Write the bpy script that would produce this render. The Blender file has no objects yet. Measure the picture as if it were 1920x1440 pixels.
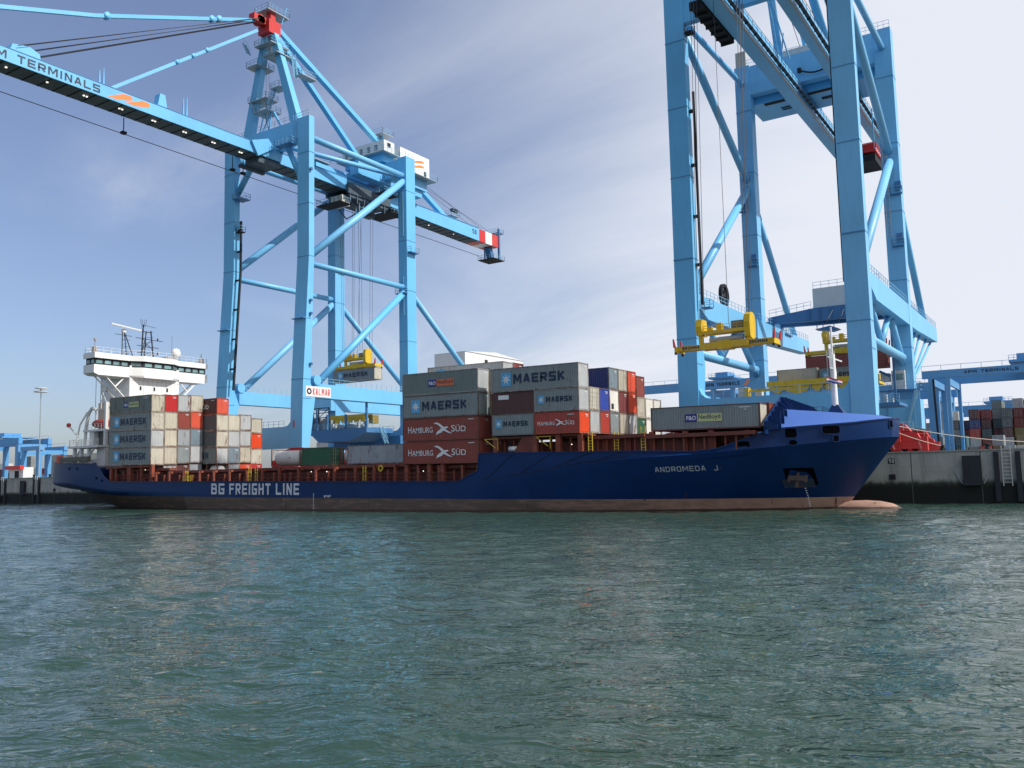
import bpy, math, random
import numpy as np
from mathutils import Vector, Matrix
random.seed(7)
rng = np.random.default_rng(11)
S = bpy.context.scene
COL = S.collection
R = math.radians

# ---------------------------------------------------------------- camera
FPX, PITCH, ROLL, YAW = 1650.0, R(5.80), R(-1.27), R(33.05)
fwd = Vector((-math.sin(YAW)*math.cos(PITCH), math.cos(YAW)*math.cos(PITCH), math.sin(PITCH)))
rt = Vector((math.cos(YAW), math.sin(YAW), 0)); up = rt.cross(fwd)
Rr = math.cos(ROLL)*rt + math.sin(ROLL)*up
Uu = -math.sin(ROLL)*rt + math.cos(ROLL)*up
cam = bpy.data.objects.new('camera', bpy.data.cameras.new('camera'))
COL.objects.link(cam)
M3 = Matrix((Rr, Uu, -fwd)).transposed()
cam.matrix_world = Matrix.Translation((0, -87.1, 4.45)) @ M3.to_4x4()
cam.data.sensor_width = 36.0
cam.data.lens = FPX/1920*36
cam.data.clip_start = 0.3
cam.data.clip_end = 20000
S.camera = cam

# ---------------------------------------------------------------- light
SUN_EL, SUN_ROT = R(44), R(77)
SKY_STRENGTH = 0.12
world = bpy.data.worlds.new("World"); S.world = world; world.use_nodes = True
wn, wl = world.node_tree.nodes, world.node_tree.links
wn.clear()
out = wn.new('ShaderNodeOutputWorld'); bg = wn.new('ShaderNodeBackground')
sky = wn.new('ShaderNodeTexSky'); sky.sky_type = 'NISHITA'; sky.sun_disc = False
sky.sun_elevation = SUN_EL; sky.sun_rotation = SUN_ROT
sky.altitude = 0; sky.air_density = 1.0; sky.dust_density = 1.6; sky.ozone_density = 2.2
bg.inputs['Strength'].default_value = SKY_STRENGTH
geo = wn.new('ShaderNodeTexCoord')
sep = wn.new('ShaderNodeSeparateXYZ'); wl.new(geo.outputs['Generated'], sep.inputs[0])
def wmath(op, a, b=None, clamp=False):
    n = wn.new('ShaderNodeMath'); n.operation = op; n.use_clamp = clamp
    for i, v in enumerate((a, b)):
        if v is None: continue
        if isinstance(v, (int, float)): n.inputs[i].default_value = v
        else: wl.new(v, n.inputs[i])
    return n.outputs[0]
den = wmath('ADD', wmath('MAXIMUM', sep.outputs['Z'], 0.0), 0.16)
px = wmath('DIVIDE', sep.outputs['X'], den); py = wmath('DIVIDE', sep.outputs['Y'], den)
comb = wn.new('ShaderNodeCombineXYZ'); wl.new(px, comb.inputs[0]); wl.new(py, comb.inputs[1])
mp = wn.new('ShaderNodeMapping'); wl.new(comb.outputs[0], mp.inputs[0])
mp.inputs['Rotation'].default_value = (0, 0, R(70)); mp.inputs['Scale'].default_value = (0.55, 1.0, 1.0)
mp.inputs['Location'].default_value = (3.3, 1.7, 0)
nz = wn.new('ShaderNodeTexNoise'); wl.new(mp.outputs[0], nz.inputs['Vector'])
nz.inputs['Scale'].default_value = 0.62; nz.inputs['Detail'].default_value = 12
nz.inputs['Roughness'].default_value = 0.56; nz.inputs['Distortion'].default_value = 0.9
# the high white veil thickens towards the sun's side (+X)
side = wmath('MULTIPLY', wmath('ADD', wmath('ADD', wmath('MULTIPLY', sep.outputs['X'], 0.92), wmath('MULTIPLY', sep.outputs['Y'], 0.38)), 0.02), 1.0)
def ramp01(src, a, b):
    n = wn.new('ShaderNodeMapRange'); n.interpolation_type = 'SMOOTHSTEP'
    n.inputs['From Min'].default_value = a; n.inputs['From Max'].default_value = b
    wl.new(src, n.inputs['Value']); return n.outputs[0]
veil = ramp01(wmath('ADD', side, wmath('MULTIPLY', wmath('SUBTRACT', nz.outputs[0], 0.5), 1.15)), -0.50, 0.24)
wisps = ramp01(nz.outputs[0], 0.48, 0.80)
low = ramp01(sep.outputs['Z'], 0.50, 0.0)
cf = wmath('ADD', wmath('MULTIPLY', veil, 0.90), wmath('MULTIPLY', wisps, 0.26))
cf = wmath('ADD', cf, wmath('ADD', wmath('MULTIPLY', low, 0.03), 0.09))
cf = wmath('MINIMUM', cf, 0.95)
mix = wn.new('ShaderNodeMix'); mix.data_type = 'RGBA'
wl.new(cf, mix.inputs['Factor'])
tint = wn.new('ShaderNodeMix'); tint.data_type = 'RGBA'; tint.blend_type = 'MULTIPLY'
tint.inputs['Factor'].default_value = 1.0
wl.new(sky.outputs[0], tint.inputs['A']); tint.inputs['B'].default_value = (0.94, 0.98, 1.15, 1)
wl.new(tint.outputs['Result'], mix.inputs['A'])
mix.inputs['B'].default_value = (6.9, 7.2, 7.9, 1)
wl.new(mix.outputs['Result'], bg.inputs['Color']); wl.new(bg.outputs[0], out.inputs[0])

sd = Vector((math.sin(SUN_ROT)*math.cos(SUN_EL), math.cos(SUN_ROT)*math.cos(SUN_EL), math.sin(SUN_EL)))
sun = bpy.data.objects.new('sun', bpy.data.lights.new('sun', 'SUN')); COL.objects.link(sun)
sun.data.energy = 4.7; sun.data.angle = R(0.6); sun.data.color = (1.0, 0.955, 0.89)
sun.rotation_euler = sd.to_track_quat('Z', 'Y').to_euler()
sun.location = (60, -20, 90)

S.view_settings.view_transform = 'Standard'; S.view_settings.look = 'None'
S.view_settings.exposure = 0.0; S.view_settings.gamma = 1.0
S.render.engine = 'CYCLES'
S.cycles.max_bounces = 6

# ---------------------------------------------------------------- materials
MATS = {}
def mat(name, col, rough=0.5, metal=0.0, var=0.0, vscale=0.6, bump=0.0, bscale=8.0, rust=0.0, spec=None, streak=0.0):
    """painted / bare surface: base colour, patchy value variation, vertical dirt streaks, rust patches"""
    if name in MATS: return MATS[name]
    m = bpy.data.materials.new(name); m.use_nodes = True
    n, l = m.node_tree.nodes, m.node_tree.links
    p = n['Principled BSDF']
    p.inputs['Roughness'].default_value = rough; p.inputs['Metallic'].default_value = metal
    if spec is not None: p.inputs['Specular IOR Level'].default_value = spec
    tc = n.new('ShaderNodeTexCoord'); oi = n.new('ShaderNodeObjectInfo')
    add = n.new('ShaderNodeVectorMath'); add.operation = 'ADD'
    sc = n.new('ShaderNodeVectorMath'); sc.operation = 'SCALE'; sc.inputs['Scale'].default_value = 37.0
    cmb = n.new('ShaderNodeCombineXYZ')
    for i in range(3): l.new(oi.outputs['Random'], cmb.inputs[i])
    l.new(cmb.outputs[0], sc.inputs[0]); l.new(tc.outputs['Object'], add.inputs[0]); l.new(sc.outputs[0], add.inputs[1])
    cur = None
    rgb = n.new('ShaderNodeRGB'); rgb.outputs[0].default_value = (*col, 1); cur = rgb.outputs[0]
    def mixc(a, b, f, bt='MIX'):
        x = n.new('ShaderNodeMix'); x.data_type = 'RGBA'; x.blend_type = bt
        for key, v in (('A', a), ('B', b)):
            if isinstance(v, tuple): x.inputs[key].default_value = (*v, 1)
            else: l.new(v, x.inputs[key])
        if isinstance(f, float): x.inputs['Factor'].default_value = f
        else: l.new(f, x.inputs['Factor'])
        return x.outputs['Result']
    def noise(scale, vec, detail=4, rough_=0.6, stretch=None):
        t = n.new('ShaderNodeTexNoise'); t.inputs['Scale'].default_value = scale
        t.inputs['Detail'].default_value = detail; t.inputs['Roughness'].default_value = rough_
        if stretch:
            mm = n.new('ShaderNodeMapping'); mm.inputs['Scale'].default_value = stretch
            l.new(vec, mm.inputs[0]); vec = mm.outputs[0]
        l.new(vec, t.inputs['Vector']); return t.outputs[0]
    def rng_(src, a, b, c=0.0, d=1.0):
        r = n.new('ShaderNodeMapRange'); r.inputs['From Min'].default_value = a; r.inputs['From Max'].default_value = b
        r.inputs['To Min'].default_value = c; r.inputs['To Max'].default_value = d
        l.new(src, r.inputs['Value']); return r.outputs[0]
    if var > 0:
        nv = noise(vscale, add.outputs[0])
        hs = n.new('ShaderNodeHueSaturation'); l.new(cur, hs.inputs['Color'])
        l.new(rng_(nv, 0.3, 0.7, 1-var, 1+var), hs.inputs['Value'])
        l.new(rng_(oi.outputs['Random'], 0, 1, 1.06, 0.97), hs.inputs['Saturation'])
        cur = hs.outputs[0]
    if streak > 0:
        ns = noise(1.0, add.outputs[0], 5, 0.65, (2.6, 2.6, 0.22))
        dark = tuple(c*0.45+0.012 for c in col)
        cur = mixc(cur, dark, rng_(ns, 0.50, 0.72, 0.0, streak))
    if rust > 0:
        nr = noise(1.0, add.outputs[0], 8, 0.72, (1.5, 1.5, 0.42))
        gate = rng_(oi.outputs['Random'], 0, 1, -0.04, 0.09)
        ad = n.new('ShaderNodeMath'); ad.operation = 'ADD'; l.new(nr, ad.inputs[0]); l.new(gate, ad.inputs[1])
        cur = mixc(cur, (0.13, 0.055, 0.028), rng_(ad.outputs[0], 0.69-0.19*rust, 0.75-0.15*rust, 0.0, 0.88))
    l.new(cur, p.inputs['Base Color'])
    if bump > 0:
        b = n.new('ShaderNodeBump'); b.inputs['Strength'].default_value = bump; b.inputs['Distance'].default_value = 0.05
        l.new(noise(bscale, tc.outputs['Object']), b.inputs['Height']); l.new(b.outputs[0], p.inputs['Normal'])
    MATS[name] = m; return m

CR = mat('crane_blue', (0.155, 0.46, 0.74), 0.45, var=0.08, vscale=0.10, streak=0.17)
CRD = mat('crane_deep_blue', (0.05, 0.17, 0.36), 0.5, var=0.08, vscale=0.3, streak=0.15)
YARD = mat('yard_crane_blue', (0.10, 0.30, 0.56), 0.5, var=0.05)
SEAMB = mat('crane_seam', (0.09, 0.28, 0.47), 0.5)
STEEL = mat('galvanised_steel', (0.32, 0.36, 0.38), 0.5, 0.3, var=0.1)
RAILB = mat('rail_blue', (0.22, 0.46, 0.62), 0.5)
DARK = mat('dark_machinery', (0.025, 0.028, 0.032), 0.8, var=0.2, spec=0.2)
GEAR = mat('shaded_gear', (0.055, 0.085, 0.11), 0.6, var=0.3, vscale=1.0)  # trolley and walkway gear, shade put into the dark base colour
WHITE = mat('white_paint', (0.78, 0.78, 0.75), 0.45, var=0.05, streak=0.05)
WHITEG = mat('off_white_panel', (0.62, 0.63, 0.62), 0.5, var=0.05, streak=0.08)
RED = mat('red_paint', (0.55, 0.035, 0.03), 0.45, var=0.08, streak=0.15)
ORANGE = mat('orange_marking', (0.85, 0.22, 0.05), 0.5)
YEL = mat('yellow_paint', (0.66, 0.44, 0.02), 0.45, var=0.12, vscale=1.5, streak=0.35)
YELR = mat('yellow_rail', (0.70, 0.50, 0.05), 0.5)
NAVY = mat('navy_lettering', (0.012, 0.03, 0.07), 0.5)
LET_W = mat('white_lettering', (0.72, 0.73, 0.74), 0.5)
ROPE = mat('wire_rope', (0.06, 0.055, 0.06), 0.6)
HULL = mat('hull_blue', (0.004, 0.029, 0.118), 0.40, var=0.15, vscale=0.25, streak=0.35, bump=0.03, bscale=0.35, rust=0.03, spec=0.22)
DECKB = mat('bow_cover_blue', (0.055, 0.135, 0.42), 0.5, var=0.06, vscale=0.4, streak=0.12)
DECKR = mat('deck_red_brown', (0.16, 0.040, 0.026), 0.6, var=0.25, vscale=0.9, streak=0.35, rust=0.3)
POST = mat('post_orange_brown', (0.23, 0.058, 0.032), 0.6, var=0.2, vscale=0.9, streak=0.3)
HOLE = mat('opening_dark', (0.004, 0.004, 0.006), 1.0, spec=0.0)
CONC = mat('quay_concrete', (0.30, 0.31, 0.28), 0.85, var=0.14, vscale=0.35, streak=0.45, bump=0.3, bscale=4)
APRON = mat('apron_asphalt', (0.20, 0.20, 0.19), 0.9, var=0.15, vscale=0.1)
LADDER = mat('ladder_grey', (0.55, 0.56, 0.54), 0.5)
RUBBER = mat('fender_rubber', (0.018, 0.020, 0.028), 0.7, var=0.15)
STAR = mat('star_blue', (0.10, 0.36, 0.62), 0.5)
GLASS = mat('window_glass', (0.16, 0.26, 0.27), 0.08, var=0.7, vscale=0.35)
LAMPM = bpy.data.materials.new('lamp_glow'); LAMPM.use_nodes = True
_p = LAMPM.node_tree.nodes['Principled BSDF']; _p.inputs['Emission Color'].default_value = (1, 0.93, 0.8, 1); _p.inputs['Emission Strength'].default_value = 1.6

# ---------------------------------------------------------------- mesh helpers
class MB:
    def __init__(s): s.v = []; s.f = []
    def add(s, vs, fs):
        o = len(s.v); s.v += [tuple(v) for v in vs]; s.f += [tuple(i+o for i in f) for f in fs]; return s
    def box(s, x0, x1, y0, y1, z0, z1):
        return s.add([(x0,y0,z0),(x1,y0,z0),(x1,y1,z0),(x0,y1,z0),(x0,y0,z1),(x1,y0,z1),(x1,y1,z1),(x0,y1,z1)],
                     [(0,3,2,1),(4,5,6,7),(0,1,5,4),(1,2,6,5),(2,3,7,6),(3,0,4,7)])
    def beam(s, p, q, w, h, w2=None, h2=None, upv=(0,0,1)):
        p, q = Vector(p), Vector(q); d = (q-p).normalized(); u = Vector(upv)
        if abs(d.dot(u)) > 0.985: u = Vector((0,1,0))
        a = d.cross(u).normalized(); b = a.cross(d).normalized()
        w2 = w if w2 is None else w2; h2 = h if h2 is None else h2
        vs = []
        for c, ww, hh in ((p, w, h), (q, w2, h2)):
            vs += [c-a*ww/2-b*hh/2, c+a*ww/2-b*hh/2, c+a*ww/2+b*hh/2, c-a*ww/2+b*hh/2]
        return s.add(vs, [(0,3,2,1),(4,5,6,7),(0,1,5,4),(1,2,6,5),(2,3,7,6),(3,0,4,7)])
    def tube(s, p, q, r, n=12, r2=None):
        p, q = Vector(p), Vector(q); d = (q-p).normalized(); u = Vector((0,0,1))
        if abs(d.z) > 0.95: u = Vector((1,0,0))
        a = d.cross(u).normalized(); b = a.cross(d); r2 = r if r2 is None else r2
        vs = []
        for c, rr in ((p, r), (q, r2)):
            for i in range(n):
                t = 2*math.pi*i/n; vs.append(c+a*rr*math.cos(t)+b*rr*math.sin(t))
        fs = [(i, (i+1) % n, n+(i+1) % n, n+i) for i in range(n)]
        fs += [tuple(range(n-1, -1, -1)), tuple(range(n, 2*n))]
        return s.add(vs, fs)
    def path(s, pts, r, n=5):
        for a, b in zip(pts[:-1], pts[1:]): s.tube(a, b, r, n)
        return s
    def prism(s, poly, axis, a, b):
        """poly: 2D outline; axis: extrusion axis"""
        def P(c, t):
            if axis == 'x': return (t, c[0], c[1])
            if axis == 'y': return (c[0], t, c[1])
            return (c[0], c[1], t)
        k = len(poly); vs = [P(c, a) for c in poly]+[P(c, b) for c in poly]
        fs = [tuple(range(k-1, -1, -1)), tuple(range(k, 2*k))]+[(i, (i+1) % k, k+(i+1) % k, k+i) for i in range(k)]
        return s.add(vs, fs)
    def lathe(s, c, prof, n=16, axis='z'):
        vs = []; k = len(prof)
        for i in range(n):
            t = 2*math.pi*i/n
            for r, h in prof:
                x, y = r*math.cos(t), r*math.sin(t)
                vs.append((c[0]+x, c[1]+y, c[2]+h) if axis == 'z' else ((c[0]+h, c[1]+x, c[2]+y) if axis == 'x' else (c[0]+x, c[1]+h, c[2]+y)))
        fs = []
        for i in range(n):
            j = (i+1) % n
            for m in range(k-1): fs.append((i*k+m, j*k+m, j*k+m+1, i*k+m+1))
        return s.add(vs, fs)
    def rail(s, pts, h=1.1, step=1.6, r=0.035, mids=1):
        for a, b in zip(pts[:-1], pts[1:]):
            a, b = Vector(a), Vector(b); L = (b-a).length; k = max(1, int(L/step))
            for i in range(k+1):
                c = a.lerp(b, i/k); s.beam(c, c+Vector((0,0,h)), r*1.6, r*1.6)
            for m in range(mids+1):
                z = Vector((0,0,h*(1-m/(mids+1)))); s.beam(a+z, b+z, r*1.6, r*1.6)
        return s
    def ladder(s, p, q, w=0.5, r=0.03, step=0.4, side=(1,0,0)):
        p, q, sd_ = Vector(p), Vector(q), Vector(side).normalized()*w/2
        s.beam(p-sd_, q-sd_, r*2, r*2); s.beam(p+sd_, q+sd_, r*2, r*2)
        k = max(2, int((q-p).length/step))
        for i in range(1, k): c = p.lerp(q, i/k); s.beam(c-sd_, c+sd_, r*1.4, r*1.4)
        return s
    def cut(s):
        s.marks = getattr(s, 'marks', [])+[(len(s.v), len(s.f))]; return s
    def build_each(s, name, m, parent=None, smooth=False, local=False):
        """one object per piece; pieces are separated by cut()"""
        mk = [(0, 0)]+getattr(s, 'marks', [])+[(len(s.v), len(s.f))]
        outp = []
        for (a, fa), (b, fb) in zip(mk[:-1], mk[1:]):
            if b == a: continue
            t = MB(); t.v = s.v[a:b]; t.f = [tuple(i-a for i in f) for f in s.f[fa:fb]]
            outp.append(t.build(name, m, parent, smooth, local))
        return outp
    def build(s, name, m, parent=None, smooth=False, local=False):
        me = bpy.data.meshes.new(name)
        off = Vector((0,0,0))
        if parent is not None and not local: off = abs_loc(parent)
        me.from_pydata([(v[0]-off.x, v[1]-off.y, v[2]-off.z) for v in s.v], [], s.f)
        me.materials.append(m); me.update()
        me.validate()
        import bmesh
        bm = bmesh.new(); bm.from_mesh(me); bmesh.ops.recalc_face_normals(bm, faces=bm.faces); bm.to_mesh(me); bm.free()
        if smooth:
            for p_ in me.polygons: p_.use_smooth = True
        o = bpy.data.objects.new(name, me); COL.objects.link(o)
        if parent is not None: o.parent = parent
        return o
def abs_loc(o):
    v = Vector(o.location); p = o.parent
    while p is not None: v = v+Vector(p.location); p = p.parent
    return v
def tag(o, label=None, cat=None, group=None, kind=None):
    if label: o['label'] = label
    if cat: o['category'] = cat
    if group: o['group'] = group
    if kind: o['kind'] = kind
    return o
def thing(name, label, cat, loc=(0,0,0), group=None, rot=(0,0,0)):
    o = bpy.data.objects.new(name, None); COL.objects.link(o); o.empty_display_size = 0.5
    o.location = loc; o.rotation_euler = rot
    return tag(o, label, cat, group)
_tc = {}
def text_geo(s, bold=0.0, shear=0.0):
    k = (s, bold, shear)
    if k in _tc: return _tc[k]
    cu = bpy.data.curves.new('t', 'FONT'); cu.body = s; cu.size = 1; cu.offset = bold; cu.shear = shear
    cu.resolution_u = 3; cu.fill_mode = 'FRONT'
    ob = bpy.data.objects.new('t', cu); COL.objects.link(ob)
    bpy.context.view_layer.update()
    me = bpy.data.meshes.new_from_object(ob.evaluated_get(bpy.context.evaluated_depsgraph_get()))
    vs = np.array([v.co[:] for v in me.vertices]); fs = [tuple(p.vertices) for p in me.polygons]
    bpy.data.objects.remove(ob); bpy.data.curves.remove(cu); bpy.data.meshes.remove(me)
    lo, hi = vs.min(0), vs.max(0)
    vs = (vs-lo)/np.maximum(hi-lo, 1e-6)
    _tc[k] = (vs, fs); return _tc[k]
def put2d(mb, vs, fs, org, ux, uy, w, h, lift=0.0):
    """flat mark: vs in unit square mapped on origin + ux*w, uy*h"""
    org, ux, uy = Vector(org), Vector(ux), Vector(uy); nn = ux.cross(uy)
    mb.add([org+ux*(v[0]*w)+uy*(v[1]*h)+nn*lift for v in vs], fs)
def text(mb, s, org, ux, uy, w, h, bold=0.0, shear=0.0, lift=0.0):
    vs, fs = text_geo(s, bold, shear); put2d(mb, vs, fs, org, ux, uy, w, h, lift)
# heavy block capitals drawn as mitred strokes on a 1 x 1 cell
SF = {
 'A': [[(0,0),(0.42,1),(0.58,1),(1,0)], [(0.2,0.3),(0.8,0.3)]], 'B': [[(0,0),(0,1),(0.85,1),(0.95,0.88),(0.95,0.62),(0.85,0.52),(0.05,0.52)], [(0.8,0.52),(1,0.4),(1,0.1),(0.9,0),(0,0)]],
 'C': [[(1,1),(0,1),(0,0),(1,0)]], 'D': [[(0,0),(0,1),(0.75,1),(1,0.8),(1,0.2),(0.75,0),(0,0)]], 'E': [[(1,1),(0,1),(0,0),(1,0)], [(0.05,0.5),(0.9,0.5)]],
 'F': [[(1,1),(0,1),(0,0)], [(0.05,0.52),(0.85,0.52)]], 'G': [[(1,1),(0,1),(0,0),(1,0),(1,0.48),(0.55,0.48)]], 'H': [[(0,0),(0,1)], [(1,0),(1,1)], [(0.05,0.5),(0.95,0.5)]],
 'I': [[(0.5,0),(0.5,1)]], 'J': [[(0.9,1),(0.9,0.15),(0.7,0),(0.2,0),(0,0.2)]], 'K': [[(0,0),(0,1)], [(0.08,0.42),(1,1)], [(0.36,0.56),(1,0)]], 'L': [[(0,1),(0,0),(1,0)]],
 'M': [[(0,0),(0,1),(0.12,1),(0.5,0.25),(0.88,1),(1,1),(1,0)]], 'N': [[(0,0),(0,1),(0.1,1),(0.9,0),(1,0),(1,1)]], 'O': [[(0.5,1),(0.12,1),(0,0.85),(0,0.15),(0.12,0),(0.88,0),(1,0.15),(1,0.85),(0.88,1),(0.5,1)]],
 'P': [[(0,0),(0,1),(0.88,1),(1,0.88),(1,0.55),(0.88,0.43),(0.05,0.43)]], 'R': [[(0,0),(0,1),(0.88,1),(1,0.88),(1,0.56),(0.88,0.45),(0.05,0.45)], [(0.5,0.42),(1,0)]],
 'S': [[(1,1),(0,1),(0,0.54),(1,0.46),(1,0),(0,0)]], 'T': [[(0,1),(1,1)], [(0.5,0.95),(0.5,0)]], 'U': [[(0,1),(0,0),(1,0),(1,1)]],
 '5': [[(1,1),(0,1),(0,0.56),(0.9,0.56),(1,0.46),(1,0.1),(0.9,0),(0,0)]], '6': [[(0.95,1),(0,1),(0,0),(1,0),(1,0.55),(0.05,0.55)]], '8': [[(0.5,0.5),(0,0.5),(0,0),(1,0),(1,0.5),(0.5,0.5)], [(0.03,0.5),(0.03,1),(0.97,1),(0.97,0.5)]]}
def block_text(mb, s, org, ux, uy, w, h, th=0.2, gap=0.34, lift=0.0, warp=None):
    """th: stroke thickness as a share of the height"""
    wid = {'I': 0.35, 'M': 1.25, ' ': 0.7}
    tot = sum(wid.get(c, 1.0) for c in s)+gap*(len(s)-1); unit = w/tot; t = th*h
    org, ux, uy = Vector(org), Vector(ux), Vector(uy); nn = ux.cross(uy); x = 0.0
    for ci, ch in enumerate(s):
        cw = wid.get(ch, 1.0)*unit
        for si, st_ in enumerate(SF.get(ch, [])):
            P = [Vector((x+t/2+p_[0]*(cw-t), t/2+p_[1]*(h-t), 0)) for p_ in st_]; L_, R_ = [], []
            for i, p_ in enumerate(P):
                d0 = (P[i]-P[i-1]).normalized() if i > 0 else (P[1]-P[0]).normalized()
                d1 = (P[i+1]-P[i]).normalized() if i < len(P)-1 else d0
                n0 = Vector((-d0.y, d0.x, 0)); n1 = Vector((-d1.y, d1.x, 0)); m_ = (n0+n1)
                m_ = m_.normalized() if m_.length > 1e-3 else n0
                k = min(1.45, 1/max(0.3, m_.dot(n0))); e = Vector((0,0,0))
                if i == 0: e = -d0*t/2*(1 if d0.x*d0.y == 0 else 0.2)
                if i == len(P)-1: e = d0*t/2*(1 if d0.x*d0.y == 0 else 0.2)
                L_.append(p_+e+m_*k*t/2); R_.append(p_+e-m_*k*t/2)
            vs = []
            for v in L_+R_:
                v.y = min(max(v.y, 0), h); q_ = org+ux*v.x+uy*v.y
                if warp: q_ = warp(q_)
                vs.append(q_+nn*(lift+si*0.002+(ci % 2)*0.001))
            n_ = len(P); mb.add(vs, [(i, n_+i, n_+i+1, i+1) for i in range(n_-1)])
        x += cw+gap*unit
    return mb
X_, Y_, Z_ = (1,0,0), (0,1,0), (0,0,1)

# ================================================================ WATER
def build_water():
    # one sheet: fine cells in the basin in front of the quay, coarse cells to the horizon
    def axis(c, fine, step, far, grow=1.13, lo=None, hi=None):
        a = [c]; st = step
        while a[-1] < (hi if hi else far):
            if a[-1]-c > fine: st *= grow
            a.append(a[-1]+st)
        b = [c]; st = step
        while b[-1] > (lo if lo else -far):
            if c-b[-1] > fine: st *= grow
            b.append(b[-1]-st)
        return np.array(b[::-1][:-1]+a)
    # y: from -92 (camera side) to the quay; finest close to the camera
    ys = [-80.0]; st = 0.085
    while ys[-1] < 30: ys.append(ys[-1]+st); st = min(0.085+(ys[-1]+80)*0.0032, 0.45)
    st = 3.0
    while ys[-1] < 4000: ys.append(ys[-1]+st); st *= 1.4
    yb = [-80.0]; st = 0.2
    while yb[-1] > -4000: yb.append(yb[-1]-st); st *= 1.25
    ys = np.array(yb[::-1][:-1]+ys)
    xs = [-8.0]; st = 0.16
    while xs[-1] < 14: xs.append(xs[-1]+0.12)
    st = .2
    while xs[-1] < 4000: xs.append(xs[-1]+st); st *= 1.25
    xb = [-8.0]; st = 0.11
    while xb[-1] > -190: xb.append(xb[-1]-st); st = min(0.11+max(0,-20-xb[-1])*0.0030, 0.45)
    while xb[-1] > -4000: xb.append(xb[-1]-st); st *= 1.3
    xs = np.array(xb[::-1][:-1]+xs)
    Xg, Yg = np.meshgrid(xs, ys)
    dx = np.gradient(xs); dy = np.gradient(ys)
    DX, DY = np.meshgrid(dx, dy); cell = np.maximum(DX, DY)
    H = np.zeros_like(Xg); wd = R(116)
    for i in range(110):
        lam = 0.34*(7.0/0.34)**(rng.random()**1.25)
        th = wd+rng.normal(0, 0.42 if lam < 2.5 else 0.8); k = 2*math.pi/lam
        amp = 0.0030*lam**(0.97 if lam < 2.2 else 0.75)*(1.0 if lam < 2.2 else 1.18)
        fade = np.clip((lam/cell-2.6)/2.4, 0, 1)
        m_ = fade > 0
        if not m_.any(): continue
        ph = (k*(math.cos(th)*Xg+math.sin(th)*Yg)+rng.random()*6.28)[m_]
        w_ = np.sin(ph+0.55*np.sin(ph*0.31+Xg[m_]*0.7))
        H[m_] += amp*fade[m_]*(w_+0.30*np.cos(2*ph))
    # slow patches of calmer / rougher water
    patch = 0.85+0.25*np.sin(Xg*0.11+1.3*np.sin(Yg*0.07))*np.sin(Yg*0.13+0.8)
    H *= patch
    # calm at the quay and hull line is not needed: the waves are centimetres high
    ny, nx = Xg.shape
    co = np.stack([Xg, Yg, H], -1).reshape(-1, 3).astype(np.float32)
    idx = np.arange(nx*ny).reshape(ny, nx)
    q = np.stack([idx[:-1,:-1], idx[:-1,1:], idx[1:,1:], idx[1:,:-1]], -1).reshape(-1, 4)
    me = bpy.data.meshes.new('water')
    me.vertices.add(len(co)); me.vertices.foreach_set('co', co.ravel())
    me.loops.add(q.size); me.loops.foreach_set('vertex_index', q.ravel().astype(np.int32))
    me.polygons.add(len(q)); me.polygons.foreach_set('loop_start', np.arange(0, q.size, 4, dtype=np.int32))
    me.polygons.foreach_set('loop_total', np.full(len(q), 4, dtype=np.int32))
    me.update(); me.validate()
    me.polygons.foreach_set('use_smooth', np.ones(len(q), bool))
    print('water verts', len(co))
    m = bpy.data.materials.new('harbour_water'); m.use_nodes = True
    n, l = m.node_tree.nodes, m.node_tree.links; p = n['Principled BSDF']
    p.inputs['Base Color'].default_value = (0.029, 0.061, 0.045, 1)
    p.inputs['Roughness'].default_value = 0.03; p.inputs['IOR'].default_value = 1.33
    p.inputs['Specular IOR Level'].default_value = 0.5
    tc = n.new('ShaderNodeTexCoord')
    def nzb(scale, st_, d, det=6):
        m0 = n.new('ShaderNodeMapping'); m0.inputs['Rotation'].default_value = (0,0,R(-27)); l.new(tc.outputs['Object'], m0.inputs[0])
        mm = n.new('ShaderNodeMapping'); mm.inputs['Scale'].default_value = st_
        l.new(m0.outputs[0], mm.inputs[0])
        t = n.new('ShaderNodeTexNoise'); t.inputs['Scale'].default_value = scale; t.inputs['Detail'].default_value = det
        t.inputs['Roughness'].default_value = 0.55; t.inputs['Distortion'].default_value = d
        l.new(mm.outputs[0], t.inputs['Vector']); return t.outputs[0]
    a = nzb(1.0, (0.8, 1.7, 1), 0.9, 2.5); b = nzb(3.0, (0.8, 1.5, 1), 0.7, 1.0)
    def mth(op, x, y=None, z=None):
        k = n.new('ShaderNodeMath'); k.operation = op
        for i, v in enumerate((x, y, z)):
            if v is None: continue
            if isinstance(v, float): k.inputs[i].default_value = v
            else: l.new(v, k.inputs[i])
        return k.outputs[0]
    # sharp little crests: 1 - |2n-1|
    ridge = mth('SUBTRACT', 1.0, mth('ABSOLUTE', mth('MULTIPLY_ADD', a, 2.0, -1.0)))
    ridge2 = mth('SUBTRACT', 1.0, mth('ABSOLUTE', mth('MULTIPLY_ADD', b, 2.0, -1.0)))
    gust = nzb(0.09, (1.0, 1.3, 1), 1.0, 3)
    gk = n.new('ShaderNodeMapRange'); gk.inputs['From Min'].default_value = 0.35; gk.inputs['From Max'].default_value = 0.65
    gk.inputs['To Min'].default_value = 0.55; gk.inputs['To Max'].default_value = 1.35; l.new(gust, gk.inputs['Value'])
    hgt = mth('MULTIPLY', mth('ADD', mth('MULTIPLY', ridge, 1.0), mth('MULTIPLY', ridge2, 0.22)), gk.outputs[0])
    bp = n.new('ShaderNodeBump'); bp.inputs['Strength'].default_value = 1.0; bp.inputs['Distance'].default_value = 0.095
    l.new(hgt, bp.inputs['Height']); l.new(bp.outputs[0], p.inputs['Normal'])
    me.materials.append(m)
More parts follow.
